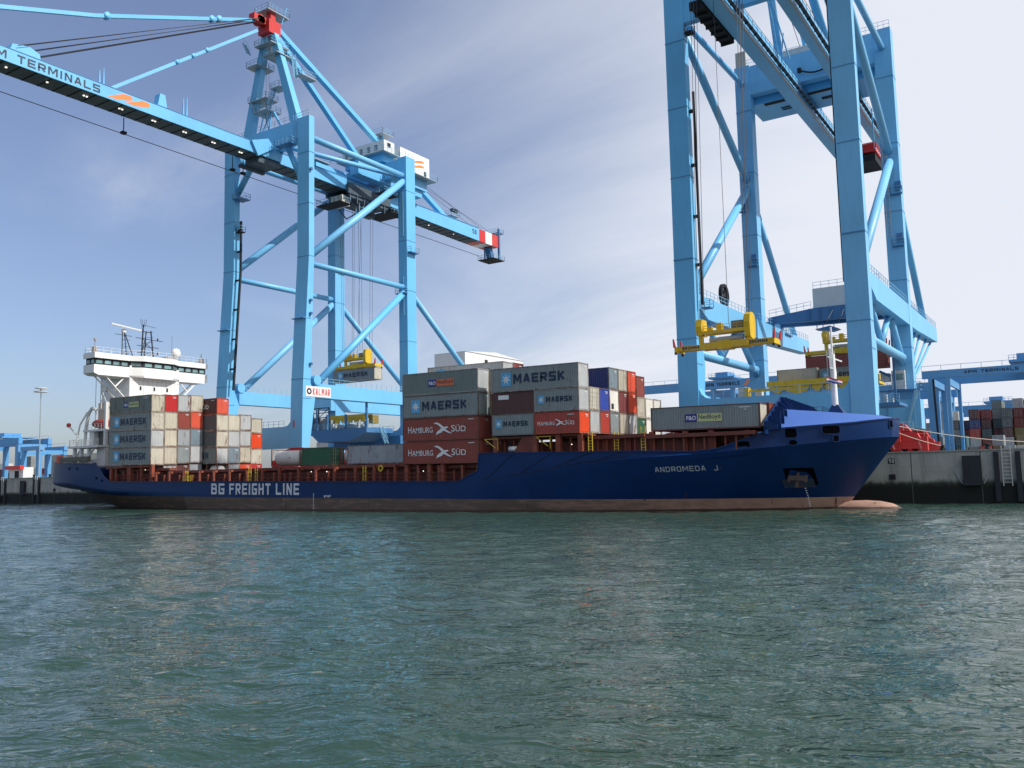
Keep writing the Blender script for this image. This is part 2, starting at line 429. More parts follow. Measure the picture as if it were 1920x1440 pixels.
    o = bpy.data.objects.new('water', me); COL.objects.link(o); tag(o, kind='structure')
build_water()

# ================================================================ GROUND AND QUAY
QY, QZ = 23.8, 5.95
g = MB().box(-3500, 3500, QY+1.2, 5000, 2.0, QZ).build('ground', APRON); tag(g, kind='structure')
q = thing('quay_wall', 'weathered concrete quay wall with a dark tidal band behind the ship', 'quay wall', (0, QY, 0))
# quay concrete with tide mark
mq = bpy.data.materials.new('quay_wall_concrete'); mq.use_nodes = True
n, l = mq.node_tree.nodes, mq.node_tree.links; p = n['Principled BSDF']; p.inputs['Roughness'].default_value = 0.85
tc = n.new('ShaderNodeTexCoord'); sp = n.new('ShaderNodeSeparateXYZ'); l.new(tc.outputs['Object'], sp.inputs[0])
def _nz(sc, st=(1,1,1), det=6, r_=0.6):
    mm = n.new('ShaderNodeMapping'); mm.inputs['Scale'].default_value = st; l.new(tc.outputs['Object'], mm.inputs[0])
    t = n.new('ShaderNodeTexNoise'); t.inputs['Scale'].default_value = sc; t.inputs['Detail'].default_value = det; t.inputs['Roughness'].default_value = r_
    l.new(mm.outputs[0], t.inputs['Vector']); return t.outputs[0]
def _mr(src, a, b, c=0., d=1.):
    r_ = n.new('ShaderNodeMapRange'); r_.inputs['From Min'].default_value = a; r_.inputs['From Max'].default_value = b
    r_.inputs['To Min'].default_value = c; r_.inputs['To Max'].default_value = d; l.new(src, r_.inputs['Value']); return r_.outputs[0]
def _ma(op, a, b):
    m_ = n.new('ShaderNodeMath'); m_.operation = op
    for i, v in enumerate((a, b)):
        if isinstance(v, float): m_.inputs[i].default_value = v
        else: l.new(v, m_.inputs[i])
    return m_.outputs[0]
def _mx(a, b, f):
    x = n.new('ShaderNodeMix'); x.data_type = 'RGBA'
    for key, v in (('A', a), ('B', b)):
        if isinstance(v, tuple): x.inputs[key].default_value = (*v, 1)
        else: l.new(v, x.inputs[key])
    l.new(f, x.inputs['Factor']); return x.outputs['Result']
conc = _mx((0.31,0.32,0.29), (0.44,0.44,0.40), _mr(_nz(0.5), 0.3, 0.7))
conc = _mx(conc, (0.11,0.11,0.10), _mr(_nz(1.0, (1.4,1.4,0.12), 6, 0.7), 0.53, 0.75, 0, 0.75))
tide = _ma('ADD', sp.outputs['Z'], _ma('MULTIPLY', _ma('SUBTRACT', _nz(0.9, (1,1,0.5)), 0.5), 1.0))
conc = _mx((0.055,0.065,0.045), conc, _mr(tide, 2.25, 2.75))
conc = _mx((0.010,0.012,0.010), conc, _mr(tide, 1.9, 2.45))
l.new(conc, p.inputs['Base Color'])
b = n.new('ShaderNodeBump'); b.inputs['Strength'].default_value = 0.4; b.inputs['Distance'].default_value = 0.06
l.new(_nz(3.0), b.inputs['Height']); l.new(b.outputs[0], p.inputs['Normal'])
w = MB().box(-1500, 600, QY+0.003, QY+1.2, -3, QZ-0.15)
w.build('wall_face', mq, q)
MB().box(-1500, 600, QY-0.12, QY+1.25, QZ-0.146, QZ+0.02).build('coping', CONC, q)
jt = MB()
x = -10.4
for k in range(60):
    xx = -3.0-k*7.15
    jt.box(xx-0.05, xx+0.05, QY-0.006, QY+0.01, 0, QZ-0.15)
jt.build('expansion_joint', mat('joint_dark', (0.08,0.08,0.075), 0.9), q)
# rails on the apron
rb = MB()
for yy in (29.2, 59.0):
    rb.box(-900, 300, yy-0.06, yy+0.06, QZ+0.003, QZ+0.09)
o = rb.build('crane_rail', STEEL); tag(o, 'pair of steel crane rails laid along the quay apron', 'crane rail')

def fender(x, wid, lab, z0=0.3, z1=5.3):
    t = thing('quay_fender', lab, 'fender', (x, QY, 0), 'fender panels on the quay wall')
    MB().box(x-wid/2, x+wid/2, QY-0.62, QY-0.34, z0+1.7, z1).build('panel', RUBBER, t)
    MB().box(x-wid/2+0.15, x+wid/2-0.15, QY-0.34, QY-0.004, z0+2.2, z1-0.5).build('rubber_block', DARK, t)
    c = MB(); c.path([(x-wid/2-0.9, QY-0.05, 3.6), (x-wid/2-0.1, QY-0.4, 2.2)], 0.05); c.path([(x+wid/2+0.9, QY-0.05, 3.6), (x+wid/2+0.1, QY-0.4, 2.2)], 0.05)
    c.build('chain', STEEL, t)
    return t
def qladder(x, lab):
    t = thing('quay_ladder', lab, 'ladder', (x, QY, 0), 'ladders down the quay wall')
    MB().ladder((x, QY-0.28, 1.9), (x, QY-0.28, QZ+0.35), 0.85, 0.045, 0.38).build('rungs', LADDER, t)
    MB().box(x-1.25, x-0.75, QY-0.42, QY-0.003, 0.2, QZ-0.3).box(x+0.85, x+1.35, QY-0.42, QY-0.003, 0.2, QZ-0.3).build('guard_post', RUBBER, t)
fender(-11.0, 1.9, 'dark fender panel on the quay wall just right of the bow, left of the ladder')
qladder(-7.6, 'grey steel ladder down the quay wall at the right edge')
qladder(-203.2, 'narrow ladder on the quay wall left of the stern, beside a dark post')
qladder(-218.0, 'narrow ladder on the quay wall nearest the left edge')
fender(-208.7, 1.9, 'dark fender panel on the quay wall left of the ship stern')
for xx, nm in ((-19.4, '56'), (-195.9, 'C')):
    t = thing('quay_number_plate', 'small black plate %s on the quay wall %s' % (nm, 'beside the bow' if xx > -100 else 'behind the stern'), 'sign', (xx, QY, 4.9), 'number plates on the quay wall')
    MB().box(xx-0.36, xx+0.36, QY-0.05, QY-0.004, 4.62, 5.22).build('plate', DARK, t)
    m_ = MB(); block_text(m_, nm, (xx-0.25, QY-0.056, 4.74), X_, Z_, 0.54, 0.40, 0.14, 0.5); m_.build('lettering', LET_W, t)
    MB().box(xx-0.30, xx+0.36, QY-0.22, QY-0.004, 2.75, 3.35).build('mooring_pocket', DARK, t)
# bollards along the edge
def bollard(x):
    t = thing('bollard', 'x', 'bollard', (x, QY+0.7, QZ), 'bollards along the quay edge')
    MB().lathe((x, QY+0.7, QZ+0.02), [(0.0, 0.0), (0.34, 0.0), (0.24, 0.12), (0.2, 0.42), (0.36, 0.5), (0.36, 0.6), (0.0, 0.66)], 12).build('body', DARK, t, True)
    return t
for i, x in enumerate([-2.2, -9.4, -14.0, -192.5, -199.3, -206.0, -213.0, -221.0]):
    t = bollard(x)
    t['label'] = ['dark bollard on the quay edge at the right border of the photo', 'dark bollard on the quay edge above the fender panel', 'dark bollard on the quay edge close to the red crane bogies',
                  'dark bollard on the quay edge nearest the ship stern', 'second dark bollard left of the ship stern', 'third dark bollard left of the ship stern',
                  'fourth dark bollard left of the ship stern', 'dark bollard at the left border of the photo'][i]

# ================================================================ SHIP
YC = 11.7
ship = thing('container_ship', 'blue feeder container ship with raised bow and white wheelhouse moored at the quay', 'ship', (-85, YC, 0))
def interp(x, tab): return float(np.interp(x, [t[0] for t in tab], [t[1] for t in tab]))
def rail_z(x):   # top of side plating
    return interp(x, [(-168, 8.45), (-154, 8.05), (-141.6, 7.6), (-140.6, 7.0), (-139, 5.4), (-137.3, 4.58), (-64.8, 3.62), (-61.9, 4.85), (-61.6, 6.95), (-40, 6.55), (-34.5, 6.32), (-32, 6.6), (-29.3, 7.6), (-27, 8.4), (-20, 8.8), (-16.3, 9.25), (-10, 9.4)])
def stem_x(z): return -16.25+min(0, (z-8.6))*0.10 if z > 7.3 else -16.4-(7.3-z)*0.78
rows = {}
XS = [-165.2,-164.6,-163.4,-161.5,-159,-156,-153,-150,-147,-144,-142,-141.6,-140.6,-139,-137.3,-132,-126,-118,-110,-103,-92,-80,-72,-66,-64.8,-63,-61.9,-61.6,-58,-54,-50,-46,-42,-39,-36.5,-34.5,-33,-32,-30.5,-29.3,-28,-27,-25.5,-24,-22.5,-21,-19.8,-18.8,-17.9,-17.2,-16.7,-16.3]
def y_deck(x):
    if x > -50:
        t = min(1, (x+50)/33.7); return YC*(1-math.sqrt(max(0, 1-t*t)))
    return interp(x, [(-165.2, 11.7), (-164.6, 8.2), (-163.4, 5.9), (-161.5, 4.0), (-159, 2.5), (-156, 1.2), (-153, 0.55), (-150, 0.2), (-146, 0.0), (-50, 0.0)])
def z_kn(x): return interp(x, [(-168, 4.7), (-150, 4.55), (-137, 3.2), (-120, 2.9), (-72, 2.0), (-66.4, 2.51), (-61.6, 3.36), (-51, 4.93), (-45.6, 5.51), (-39, 5.86), (-34.4, 6.05), (-29.5, 6.37), (-24, 6.75), (-20, 7.05), (-16.3, 7.35)])
def z_b(x): return interp(x, [(-168, 3.45), (-150, 3.0), (-144, 2.5), (-135, 2.17), (-122, 2.1), (-103, 1.79), (-58, 1.44), (-29, 1.26), (-15, 1.2)])
def y_w(x): return interp(x, [(-168, 11.7), (-158, 10.8), (-152, 9.3), (-146, 7.0), (-135, 4.3), (-125, 2.2), (-114, 0.5), (-103, 0.0), (-64, 0.0), (-58.9, 0.5), (-50, 1.1), (-44.6, 1.9), (-38, 3.6), (-33, 5.4), (-28, 7.6), (-25, 9.4), (-23, 11.0), (-21.9, 11.7)])
def y_band(x): return interp(x, [(-168, 11.7), (-160, 8.5), (-155, 5.6), (-150, 3.8), (-144, 2.0), (-135, 0.7), (-125, 0.12), (-115, 0.0), (-64, 0.0), (-58, 0.25), (-50, 0.7), (-44, 1.35), (-38, 2.8), (-33, 4.6), (-28, 6.9), (-25, 8.8), (-22.5, 10.7), (-21.1, 11.7)])
XF = -45.0
def section(x):
    """x = station; ahead of XF the stations are stretched row by row so that every row ends on the raked stem"""
    zt = rail_z(x); zk = min(z_kn(x), zt-0.25); zb = z_b(x)
    u = max(0.0, (x-XF)/(-16.3-XF))
    yd = y_deck(x); yk = yd-0.42*min(1, u*2.5)*(1-u) if u > 0 else yd
    P = [(yd, zt), (yd+0.01, (zt+zk)/2), (yk, zk)]
    xb = x if u == 0 else XF+u*(-21.1-XF)
    yb = min(max(y_band(xb), yk), YC)
    for f in (0.2, 0.4, 0.6, 0.8):
        z = zk+(zb-zk)*f
        P.append((yk+(yb-yk)*(f**(1.15 if x > -66 else 2.2)), z))
    P.append((yb, zb))
    zw = interp(x, [(-168, 3.2), (-161, 2.7), (-152, 0.9), (-146, 0.0), (-141, -0.5), (-10, -0.5)])
    zw = min(zw, zb-0.05)
    xw = x if u == 0 else XF+u*(-21.9-XF)
    yw_ = min(max(y_w(xw), yb), YC)
    P.append(((yb+yw_)/2, (zb+zw)/2)); P.append((yw_, zw))
    zk2 = min(zw-0.1, interp(x, [(-168, 3.1), (-158, 2.2), (-150, 0.5), (-143, -1.5), (-10, -2.5)]))
    P.append((YC, zk2))
    return P
NS = len(section(-80))
def xmap(x, z):
    if x <= XF: return x
    u = (x-XF)/(-16.3-XF); return XF+u*(stem_x(z)-XF)
def hull_pt(x, j, sgn):
    y, z = section(x)[j]
    return (xmap(x, z), YC-(YC-y)*sgn, z)
SPL = 7   # index of band top row
def hull_strip(j0, j1, thick_in=None):
    mb = MB()
    for sgn in (1, -1):
        ids = {}
        vs = []; fs = []
        for i, x in enumerate(XS):
            for j in range(j0, j1+1):
                ids[(i, j)] = len(vs); vs.append(hull_pt(x, j, sgn))
        for i in range(len(XS)-1):
            for j in range(j0, j1):
                fs.append((ids[(i, j)], ids[(i+1, j)], ids[(i+1, j+1)], ids[(i, j+1)]))
        mb.add(vs, fs)
    return mb
topside = hull_strip(0, SPL)
# decks closing the hull so nothing is hollow
ho = topside.build('hull', HULL, ship)
import bmesh
def merge(o, d=0.003, smooth=True):
    bm = bmesh.new(); bm.from_mesh(o.data); bmesh.ops.remove_doubles(bm, verts=bm.verts, dist=d)
    bmesh.ops.recalc_face_normals(bm, faces=bm.faces)
    if smooth:
        for f in bm.faces: f.smooth = True
        for e in bm.edges:
            if len(e.link_faces) == 2 and e.calc_face_angle(0) > R(14): e.smooth = False
    bm.to_mesh(o.data); bm.free()
merge(ho)
# antifouling: salmon forward, grimed brown amidships and aft
ma_ = bpy.data.materials.new('antifouling'); ma_.use_nodes = True
n, l = ma_.node_tree.nodes, ma_.node_tree.links; p = n['Principled BSDF']; p.inputs['Roughness'].default_value = 0.7
tc = n.new('ShaderNodeTexCoord'); sp = n.new('ShaderNodeSeparateXYZ'); l.new(tc.outputs['Object'], sp.inputs[0])
c1 = _mx((0.32,0.19,0.14), (0.45,0.26,0.185), _mr(_nz(0.7), 0.3, 0.7))
grime = _ma('ADD', _mr(sp.outputs['X'], 72.0, 28.0, -0.34, 0.42), _nz(1.0, (0.35,0.35,2.2), 7, 0.68))
c2 = _mx(c1, (0.085,0.064,0.050), _mr(grime, 0.52, 0.92, 0.0, 0.93))
c2 = _mx(c2, (0.20,0.062,0.035), _mr(_nz(1.0, (0.9,0.9,0.5), 6, 0.7), 0.60, 0.72, 0.0, 0.5))
c2 = _mx(c2, (0.05,0.035,0.025), _mr(_nz(1.0, (1.6,1.6,0.03), 2, 0.5), 0.66, 0.70, 0.0, 0.8))
wet = _ma('ADD', sp.outputs['Z'], _ma('MULTIPLY', _nz(0.8), 0.22))
c2 = _mx((0.075,0.035,0.026), c2, _mr(wet, 0.22, 0.34))
l.new(c2, p.inputs['Base Color'])
bo = hull_strip(SPL, NS-1).build('antifouling_bottom', ma_, ship); merge(bo)
# bulbous bow
bulb = MB(); vs = []; fs = []; kx = [(-27, 0.2, 0.0), (-25, 0.9, 0.35), (-23, 1.3, 0.62), (-21.5, 1.6, 0.78), (-20, 1.7, 0.82), (-18.6, 1.65, 0.74), (-17.4, 1.4, 0.48), (-16.6, 0.9, 0.08), (-16.2, 0.02, -0.4)]
for i, (x, ry, zt) in enumerate(kx):
    rz = (zt+2.2)/2; zc = (zt-2.2)/2
    for k in range(16):
        t = 2*math.pi*k/16; vs.append((x, YC+ry*math.sin(t), zc+rz*math.cos(t)*(1 if ry > 0.1 else 0.05)))
for i in range(len(kx)-1):
    for k in range(16): fs.append((i*16+k, i*16+(k+1) % 16, (i+1)*16+(k+1) % 16, (i+1)*16+k))
bulb.add(vs, fs).build('bulbous_bow', ma_, ship, True)
# decks
dk = MB()
for x0, x1, dz in ((-164.5, -141.0, -1.1), (-141.0, -62.0, -0.9), (-62.0, -29.0, -0.9)):
    xs_ = [x for x in XS if x0 <= x <= x1]
    for a, b_ in zip(xs_[:-1], xs_[1:]):
        za = interp(a, [(-165, 7.4), (-141.1, 6.9), (-141, 3.9), (-65, 3.0), (-62.1, 2.9), (-62, 5.8), (-35, 5.3), (-29, 5.9)])
        zb_ = interp(b_-0.01, [(-165, 7.4), (-141.1, 6.9), (-141, 3.9), (-65, 3.0), (-62.1, 2.9), (-62, 5.8), (-35, 5.3), (-29, 5.9)])
        ya, yb_ = y_deck(a)+0.1, y_deck(b_)+0.1
        dk.add([(a, ya, za), (b_, yb_, zb_), (b_, 2*YC-yb_, zb_), (a, 2*YC-ya, za)], [(0,1,2,3)])
dk.build('deck', DECKR, ship)
# thin knuckle rubbing line and panel seams
sm = MB()
for k in range(len(XS)-1):
    a, b_ = XS[k], XS[k+1]
    if b_ < -16 and a > -165:
        for zo in (0,):
            pa = hull_pt(a, 0, 1); pb = hull_pt(b_, 0, 1)
            if (Vector(pa)-Vector(pb)).length > 0.05: sm.beam(pa, pb, 0.16, 0.14)
            pa = hull_pt(a, 0, -1); pb = hull_pt(b_, 0, -1)
            if (Vector(pa)-Vector(pb)).length > 0.05: sm.beam(pa, pb, 0.16, 0.14)
sm.build('rail_capping', HULL, ship)
seam = MB()
for (xa, za, xb, zb_) in ((-60.8, 3.75, -56.6, 6.85), (-56.0, 4.35, -51.3, 6.75), (-51.6, 4.98, -46.4, 6.65), (-46.0, 5.6, -42.8, 6.6)):
    seam.beam((xa, -0.02, za), (xb, -0.02, zb_), 0.05, 0.09, upv=(0,1,0))
seam.beam((-60.5, -0.02, 3.72), (-46.2, -0.02, 5.72), 0.05, 0.07, upv=(0,1,0))
seam.beam((-46.2, -0.02, 5.72), (-41, -0.02, 6.2), 0.05, 0.07, upv=(0,1,0))
seam.beam((-136, -0.02, 4.35), (-66, -0.02, 3.4), 0.05, 0.05, upv=(0,1,0))
seam.build('plate_seam', mat('hull_seam', (0.006, 0.013, 0.05), 0.5), ship)
# lettering on the hull
def hull_y(x, z):
    if x > XF: x = min(-16.35, XF+(x-XF)*(-16.3-XF)/(stem_x(z)-XF))
    P = section(x)
    for (ya, za), (yb_, zb_) in zip(P[:-1], P[1:]):
        if za >= z >= zb_: return ya+(yb_-ya)*(za-z)/max(1e-6, za-zb_)
    return P[-1][0]
def hull_text(name, s, x0, x1, z0, h, slope, bold, m, shear=0.0):
    vs, fs = text_geo(s, bold, shear); mb = MB(); pts = []
    for v in vs:
        x = x0+v[0]*(x1-x0); z = z0+slope*(x-x0)+v[1]*h
        pts.append((x, hull_y(x, z)-0.05, z))
    mb.add(pts, fs); return mb.build(name, m, ship)
def hull_block(sx, x0, x1, z0, h, slope, th, m, gap=0.3):
    mb = MB(); block_text(mb, sx, (x0, 0, z0), X_, Z_, x1-x0, h, th, gap, warp=lambda v: Vector((v.x, hull_y(v.x, v.z+slope*(v.x-x0))-0.04, v.z+slope*(v.x-x0))))
    return mb.build('lettering', m, ship)
LET_H = mat('hull_lettering', (0.60,0.62,0.66), 0.5)
hull_block('BG', -111.2, -108.2, 2.32, 1.62, -0.011, 0.2, LET_H)
hull_block('FREIGHT', -107.1, -98.2, 2.27, 1.62, -0.011, 0.19, LET_H)
hull_block('LINE', -97.1, -92.4, 2.17, 1.62, -0.011, 0.19, LET_H)
FADE = mat('faded_lettering', (0.42, 0.46, 0.50), 0.6)
hull_block('ANDROMEDA', -39.2, -33.9, 4.22, 0.55, 0.012, 0.16, FADE)
hull_block('J', -33.1, -32.65, 4.28, 0.55, 0, 0.16, FADE)
# draught marks
dm = MB()
for k in range(9):
    z = 0.25+k*0.24; x = -25.2
    y = hull_y(x, z)-0.03; dm.box(x-0.12, x+0.10, y-0.04, y, z, z+0.12).cut()
for k in range(11):
    z = 0.2+k*0.2; y = hull_y(-89.6, z)-0.02; dm.box(-89.68, -89.52, y-0.03, y, z, z+0.09).cut()
for k in range(4): dm.box(-87.6+0.35*k, -87.42+0.35*k, -0.03, -0.01, 1.75+0.12*(k % 2), 2.05).cut()
dm.build_each('draught_mark', LET_W, ship)
# openings in the bow: fairleads, roller boxes
def opening(x, z, w, h, oval=False, y=None, col=HOLE):
    yy = (hull_y(x, z) if y is None else y)
    s_ = (hull_y(x+0.5, z)-hull_y(x-0.5, z)); d = Vector((1, s_, 0)).normalized()
    c = Vector((x, yy-0.02, z)); mb = MB(); k = 16; vs = []
    for i in range(k):
        t = 2*math.pi*i/k
        ca, sa = math.cos(t), math.sin(t)
        e = 0.35 if not oval else 1.0
        ux = math.copysign(abs(ca)**e, ca); uz = math.copysign(abs(sa)**e, sa)
        vs.append(c+d*(ux*w/2)+Vector((0,0,uz*h/2)))
    nrm = Vector((d.y, -d.x, 0))
    fr = MB()
    vo = [c+(v-c)*1.0+((v-c).normalized()*0.09)+nrm*0.03 for v in vs]; vi = [v+nrm*0.03 for v in vs]; vb = [v-nrm*0.05 for v in vs]; vob = [v-nrm*0.1 for v in vo]
    fr.add(vo+vi+vb+vob, [(i, (i+1) % k, k+(i+1) % k, k+i) for i in range(k)]+[(k+i, k+(i+1) % k, 2*k+(i+1) % k, 2*k+i) for i in range(k)]+[(i, (i+1) % k, 3*k+(i+1) % k, 3*k+i) for i in range(k)])
    fo = fr.build('fairlead', HULL, ship)
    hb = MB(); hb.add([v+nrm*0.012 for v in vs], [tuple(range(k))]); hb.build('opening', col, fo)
opening(-25.3, 7.93, 1.15, 0.95); opening(-25.15, 6.95, 0.85, 0.55, True)
opening(-21.7, 8.15, 1.75, 0.8); opening(-21.3, 7.25, 0.55, 0.6)
opening(-29.9, 6.85, 1.4, 0.75); opening(-16.75, 8.65, 0.5, 0.7)
for x, z in ((-149.8, 7.0), (-147.2, 6.95), (-141.2, 5.2), (-139.6, 4.75)): opening(x, z, 0.5, 0.4, True, y=y_deck(x))
# anchor pocket
ap = MB(); x0, x1 = -26.6, -23.9
z0, z1 = 2.55, 4.35
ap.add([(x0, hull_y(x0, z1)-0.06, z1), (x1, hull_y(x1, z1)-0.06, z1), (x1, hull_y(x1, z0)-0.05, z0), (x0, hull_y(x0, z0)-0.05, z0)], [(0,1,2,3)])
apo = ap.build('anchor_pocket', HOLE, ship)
an = MB(); xm = -25.4; ym = hull_y(xm, 3.5)-0.35
an.beam((xm-0.2, ym, 2.35), (xm, ym+0.15, 3.9), 0.28, 0.28).beam((xm-0.9, ym-0.1, 3.35), (xm+0.8, ym-0.1, 3.3), 0.35, 0.5)
an.beam((xm-0.95, ym-0.1, 2.9), (xm-0.85, ym-0.1, 3.6), 0.25, 0.3).beam((xm+0.75, ym-0.1, 2.9), (xm+0.85, ym-0.1, 3.6), 0.25, 0.3)
an.build('anchor', mat('anchor_rust', (0.10, 0.06, 0.05), 0.8, var=0.3), apo)
al = MB(); z0, z1 = 2.3, 3.2; x0, x1 = -27.0, -24.2
al.add([(x0, hull_y(x0, z1)-0.10, z1), (x1, hull_y(x1, z1)-0.12, z1), (x1, hull_y(x1, z0)-0.06, z0), (x0, hull_y(x0, z0)-0.06, z0)], [(0,1,2,3)])
al.build('pocket_plate', mat('scuffed_blue', (0.035, 0.055, 0.10), 0.6, var=0.3, rust=0.7), apo)
# whaleback cover over the bow + breakwater with fins
cv = MB()
tip = (-16.6, YC, 9.3)
def bw(x, s=1): y = y_deck(x)+0.08; return (x, YC-(YC-y)*s, rail_z(x)+0.02)
E1 = [(-27.15), (-24.6), (-22.0), (-20.0), (-18.5), (-17.4)]
LF = (-26.3, 2.9, 10.35); RF = (-26.3, 2*YC-2.9, 10.35)
vs = [bw(x) for x in E1]; k = len(vs)
for s in (1, -1):
    e = [bw(x, s) for x in E1]
    crest = []
    for i_ in range(6):
        t = i_/5; crest.append((-27.15+t*8.9, YC-(YC-(6.0+t*4.2))*s, 10.62-0.95*t))
    vv = e+crest; fs = [(i, i+1, k+i+1, k+i) for i in range(k-1)]
    cv.add(vv, fs)
    cv.add([e[-1], crest[-1], tip], [(0,1,2)])
    c2_ = crest+[(c[0], YC, c[2]+0.05) for c in crest]
    cv.add(c2_, [(i, i+1, k+i+1, k+i) for i in range(k-1)])
    cv.add([crest[-1], (crest[-1][0], YC, crest[-1][2]+0.05), tip], [(0,1,2)])
co = cv.build('whaleback_cover', DECKB, ship); merge(co)
br = MB(); XB = -27.3
yl, yr = 1.7, 2*YC-1.7
outline = [(yl, 7.9), (yl+0.2, 9.2), (8.1, 12.1), (2*YC-3.2, 11.6), (yr-0.1, 9.4), (yr, 7.9)]
br.prism(outline, 'x', XB-0.12, XB)
br.build('breakwater', HULL, ship)
fin = MB()
def crest_z(y):
    ys_ = [c[0] for c in outline]; return float(np.interp(y, [c[0] for c in outline], [c[1] for c in outline]))
y = 1.9
while y < yr:
    zt = crest_z(y)-0.03
    zb_ = 8.3
    fin.add([(XB, y, zt), (XB+0.25, y, zt), (XB+1.25, y, zb_+0.2+min(1.9, abs(y-yl)*1.2)), (XB+1.25, y, zb_), (XB, y, zb_)]+[(XB, y+0.09, zt), (XB+0.25, y+0.09, zt), (XB+1.25, y+0.09, zb_+0.2+min(1.9, abs(y-yl)*1.2)), (XB+1.25, y+0.09, zb_), (XB, y+0.09, zb_)],
            [(0,1,2,3,4), (9,8,7,6,5), (0,5,6,1), (1,6,7,2), (2,7,8,3), (3,8,9,4), (4,9,5,0)])
    y += 1.2; fin.cut()
fin.build_each('breakwater_fin', HULL, ship)
# foremast
fm = MB(); mx_, my_ = -22.6, YC
fm.tube((mx_, my_, 10.2), (mx_, my_, 16.6), 0.36, 14, 0.27).tube((mx_, my_, 16.6), (mx_, my_, 19.6), 0.1, 8)
fm.build('foremast', WHITE, ship)
f2 = MB(); f2.beam((mx_-0.2, my_-1.5, 16.2), (mx_+0.2, my_+3.3, 16.1), 0.14, 0.14).beam((mx_, my_-1.3, 15.0), (mx_, my_+1.3, 15.0), 0.1, 0.1)
for yy in (-1.4, -1.0, -0.6, 0.9): f2.beam((mx_, my_+yy, 14.9), (mx_, my_+yy, 17.1), 0.07, 0.07)
f2.beam((mx_, my_, 17.6), (mx_, my_+1.2, 17.6), 0.07, 0.07).tube((mx_, my_+0.7, 14.2), (mx_, my_+0.7, 14.8), 0.2)
f2.beam((mx_-.5, my_-.3, 12.3), (mx_-.5, my_-.3, 17), 0.05, 0.05)
f2.build('mast_fittings', WHITEG, ship)
f3 = MB(); f3.add([(mx_-0.9, my_-1.0, 9.7), (mx_+1.3, my_-1.0, 9.7), (mx_+1.3, my_+1.0, 9.7), (mx_-0.9, my_+1.0, 9.7), (mx_-0.25, my_-0.25, 11.1), (mx_+0.3, my_-0.25, 11.1), (mx_+0.3, my_+0.25, 11.1), (mx_-0.25, my_+0.25, 11.1)],
       [(0,3,2,1), (4,5,6,7), (0,1,5,4), (1,2,6,5), (2,3,7,6), (3,0,4,7)]); f3.build('mast_foot', HULL, ship)
f4 = MB(); f4.rail([(-24.9, 10.2, 9.75), (-23.6, 10.2, 9.75), (-23.6, 13, 9.75)], 1.1, 0.6, 0.025, 2); f4.build('bow_railing', HULL, ship)
fl = thing('flag', 'red white and blue flag flying from the foremast of the ship', 'flag', (mx_, my_, 13.6))
for k, (c_, z_) in enumerate(((mat('flag_red', (0.5,0.02,0.02)), 13.9), (WHITE, 13.72), (mat('flag_blue', (0.03,0.05,0.3)), 13.54))):
    mb = MB(); nseg = 8; vs = []
    for i in range(nseg+1):
        t = i/nseg; xx = mx_-0.5+t*1.5; yy = my_-0.9+0.14*math.sin(t*7)+t*0.3; dz = -0.42*t+0.04*math.sin(t*9)
        vs += [(xx, yy, z_+dz), (xx, yy, z_+0.18+dz), (xx, yy+0.02, z_+dz), (xx, yy+0.02, z_+0.18+dz)]
    fs = []
    for i in range(nseg):
        a = i*4; fs += [(a, a+4, a+5, a+1), (a+2, a+3, a+7, a+6), (a, a+2, a+6, a+4), (a+1, a+5, a+7, a+3)]
    mb.add(vs, fs).build(('red_stripe', 'white_stripe', 'blue_stripe')[k], c_, fl)

# hatch coaming, pedestals, posts, lashing gear
hc = MB()
hc.box(-140.0, -62.5, 2.6, 2*YC-2.6, 2.8, 6.0-0.02)      # coaming block midships
hc.build('hatch_coaming', DECKR, ship)
hc2 = MB(); hc2.box(-61.5, -33.0, 3.0, 2*YC-3.0, 5.6, 8.1).box(-33.0, -28.6, 4.6, 2*YC-4.6, 7.2, 8.1); hc2.build('forward_hatch_coaming', DECKR, ship)
wallr = MB()
# top chord and side girder on starboard
for (xa, xb, zt) in ((-136.5, -123.0, 6.55), (-123.0, -74.2, 6.05), (-74.0, -61.9, 5.66)):
    z2 = zt
    wallr.box(xa, xb, 1.1, 2.55, z2-0.42, z2)
    wallr.box(xa, xb, 2.35, 2.58, 2.9, z2-0.42)
for (xa, xb, zt) in ((-60.2, -47.2, 8.72), (-47.2, -40.6, 8.5), (-40.4, -28.4, 8.3)):
    wallr.box(xa, xb, 1.6, 2.9, zt-0.4, zt)
wallr.box(-59.6, -47.0, 0.5, 1.5, 8.55, 8.78)
wallr.build('side_girder', DECKR, ship)
po = MB(); x = -136.2; k = 0
while x < -62.2:
    zt = interp(x, [(-137, 6.95), (-126, 6.9), (-125.9, 6.0), (-75, 5.9), (-74.9, 5.85), (-62, 5.55)])
    zr_ = rail_z(x)
    po.beam((x, 0.85 if k % 2 else 0.4, 2.9), (x, 0.85 if k % 2 else 0.4, zt-0.03 if k % 2 == 0 else zt-0.6), 0.30 if k % 2 == 0 else 0.2, 0.3)
    if k % 2 == 0: po.box(x-0.15, x+0.15, 0.4, 2.4, zt-0.38, zt-0.06)
    po.cut()
    x += 1.55+0.25*((k*7) % 3); k += 1
for x, zt in ((-137.6, 7.05), (-132.3, 7.05), (-126.6, 7.05), (-73.3, 5.9), (-69.6, 5.85), (-67.5, 5.8), (-61.95, 5.6), (-59.5, 8.9), (-53.9, 8.85), (-47.9, 8.8), (-50.8, 8.8), (-46.0, 8.5), (-43.0, 8.5), (-40.2, 8.7), (-36.3, 8.6), (-33.4, 8.55), (-29.5, 8.4)):
    yy = 0.25 if x < -60 else (0.3 if x < -47 else 2.6)
    po.box(x-0.28, x+0.28, yy, yy+0.55, rail_z(x)-1.0, zt-0.02).cut()
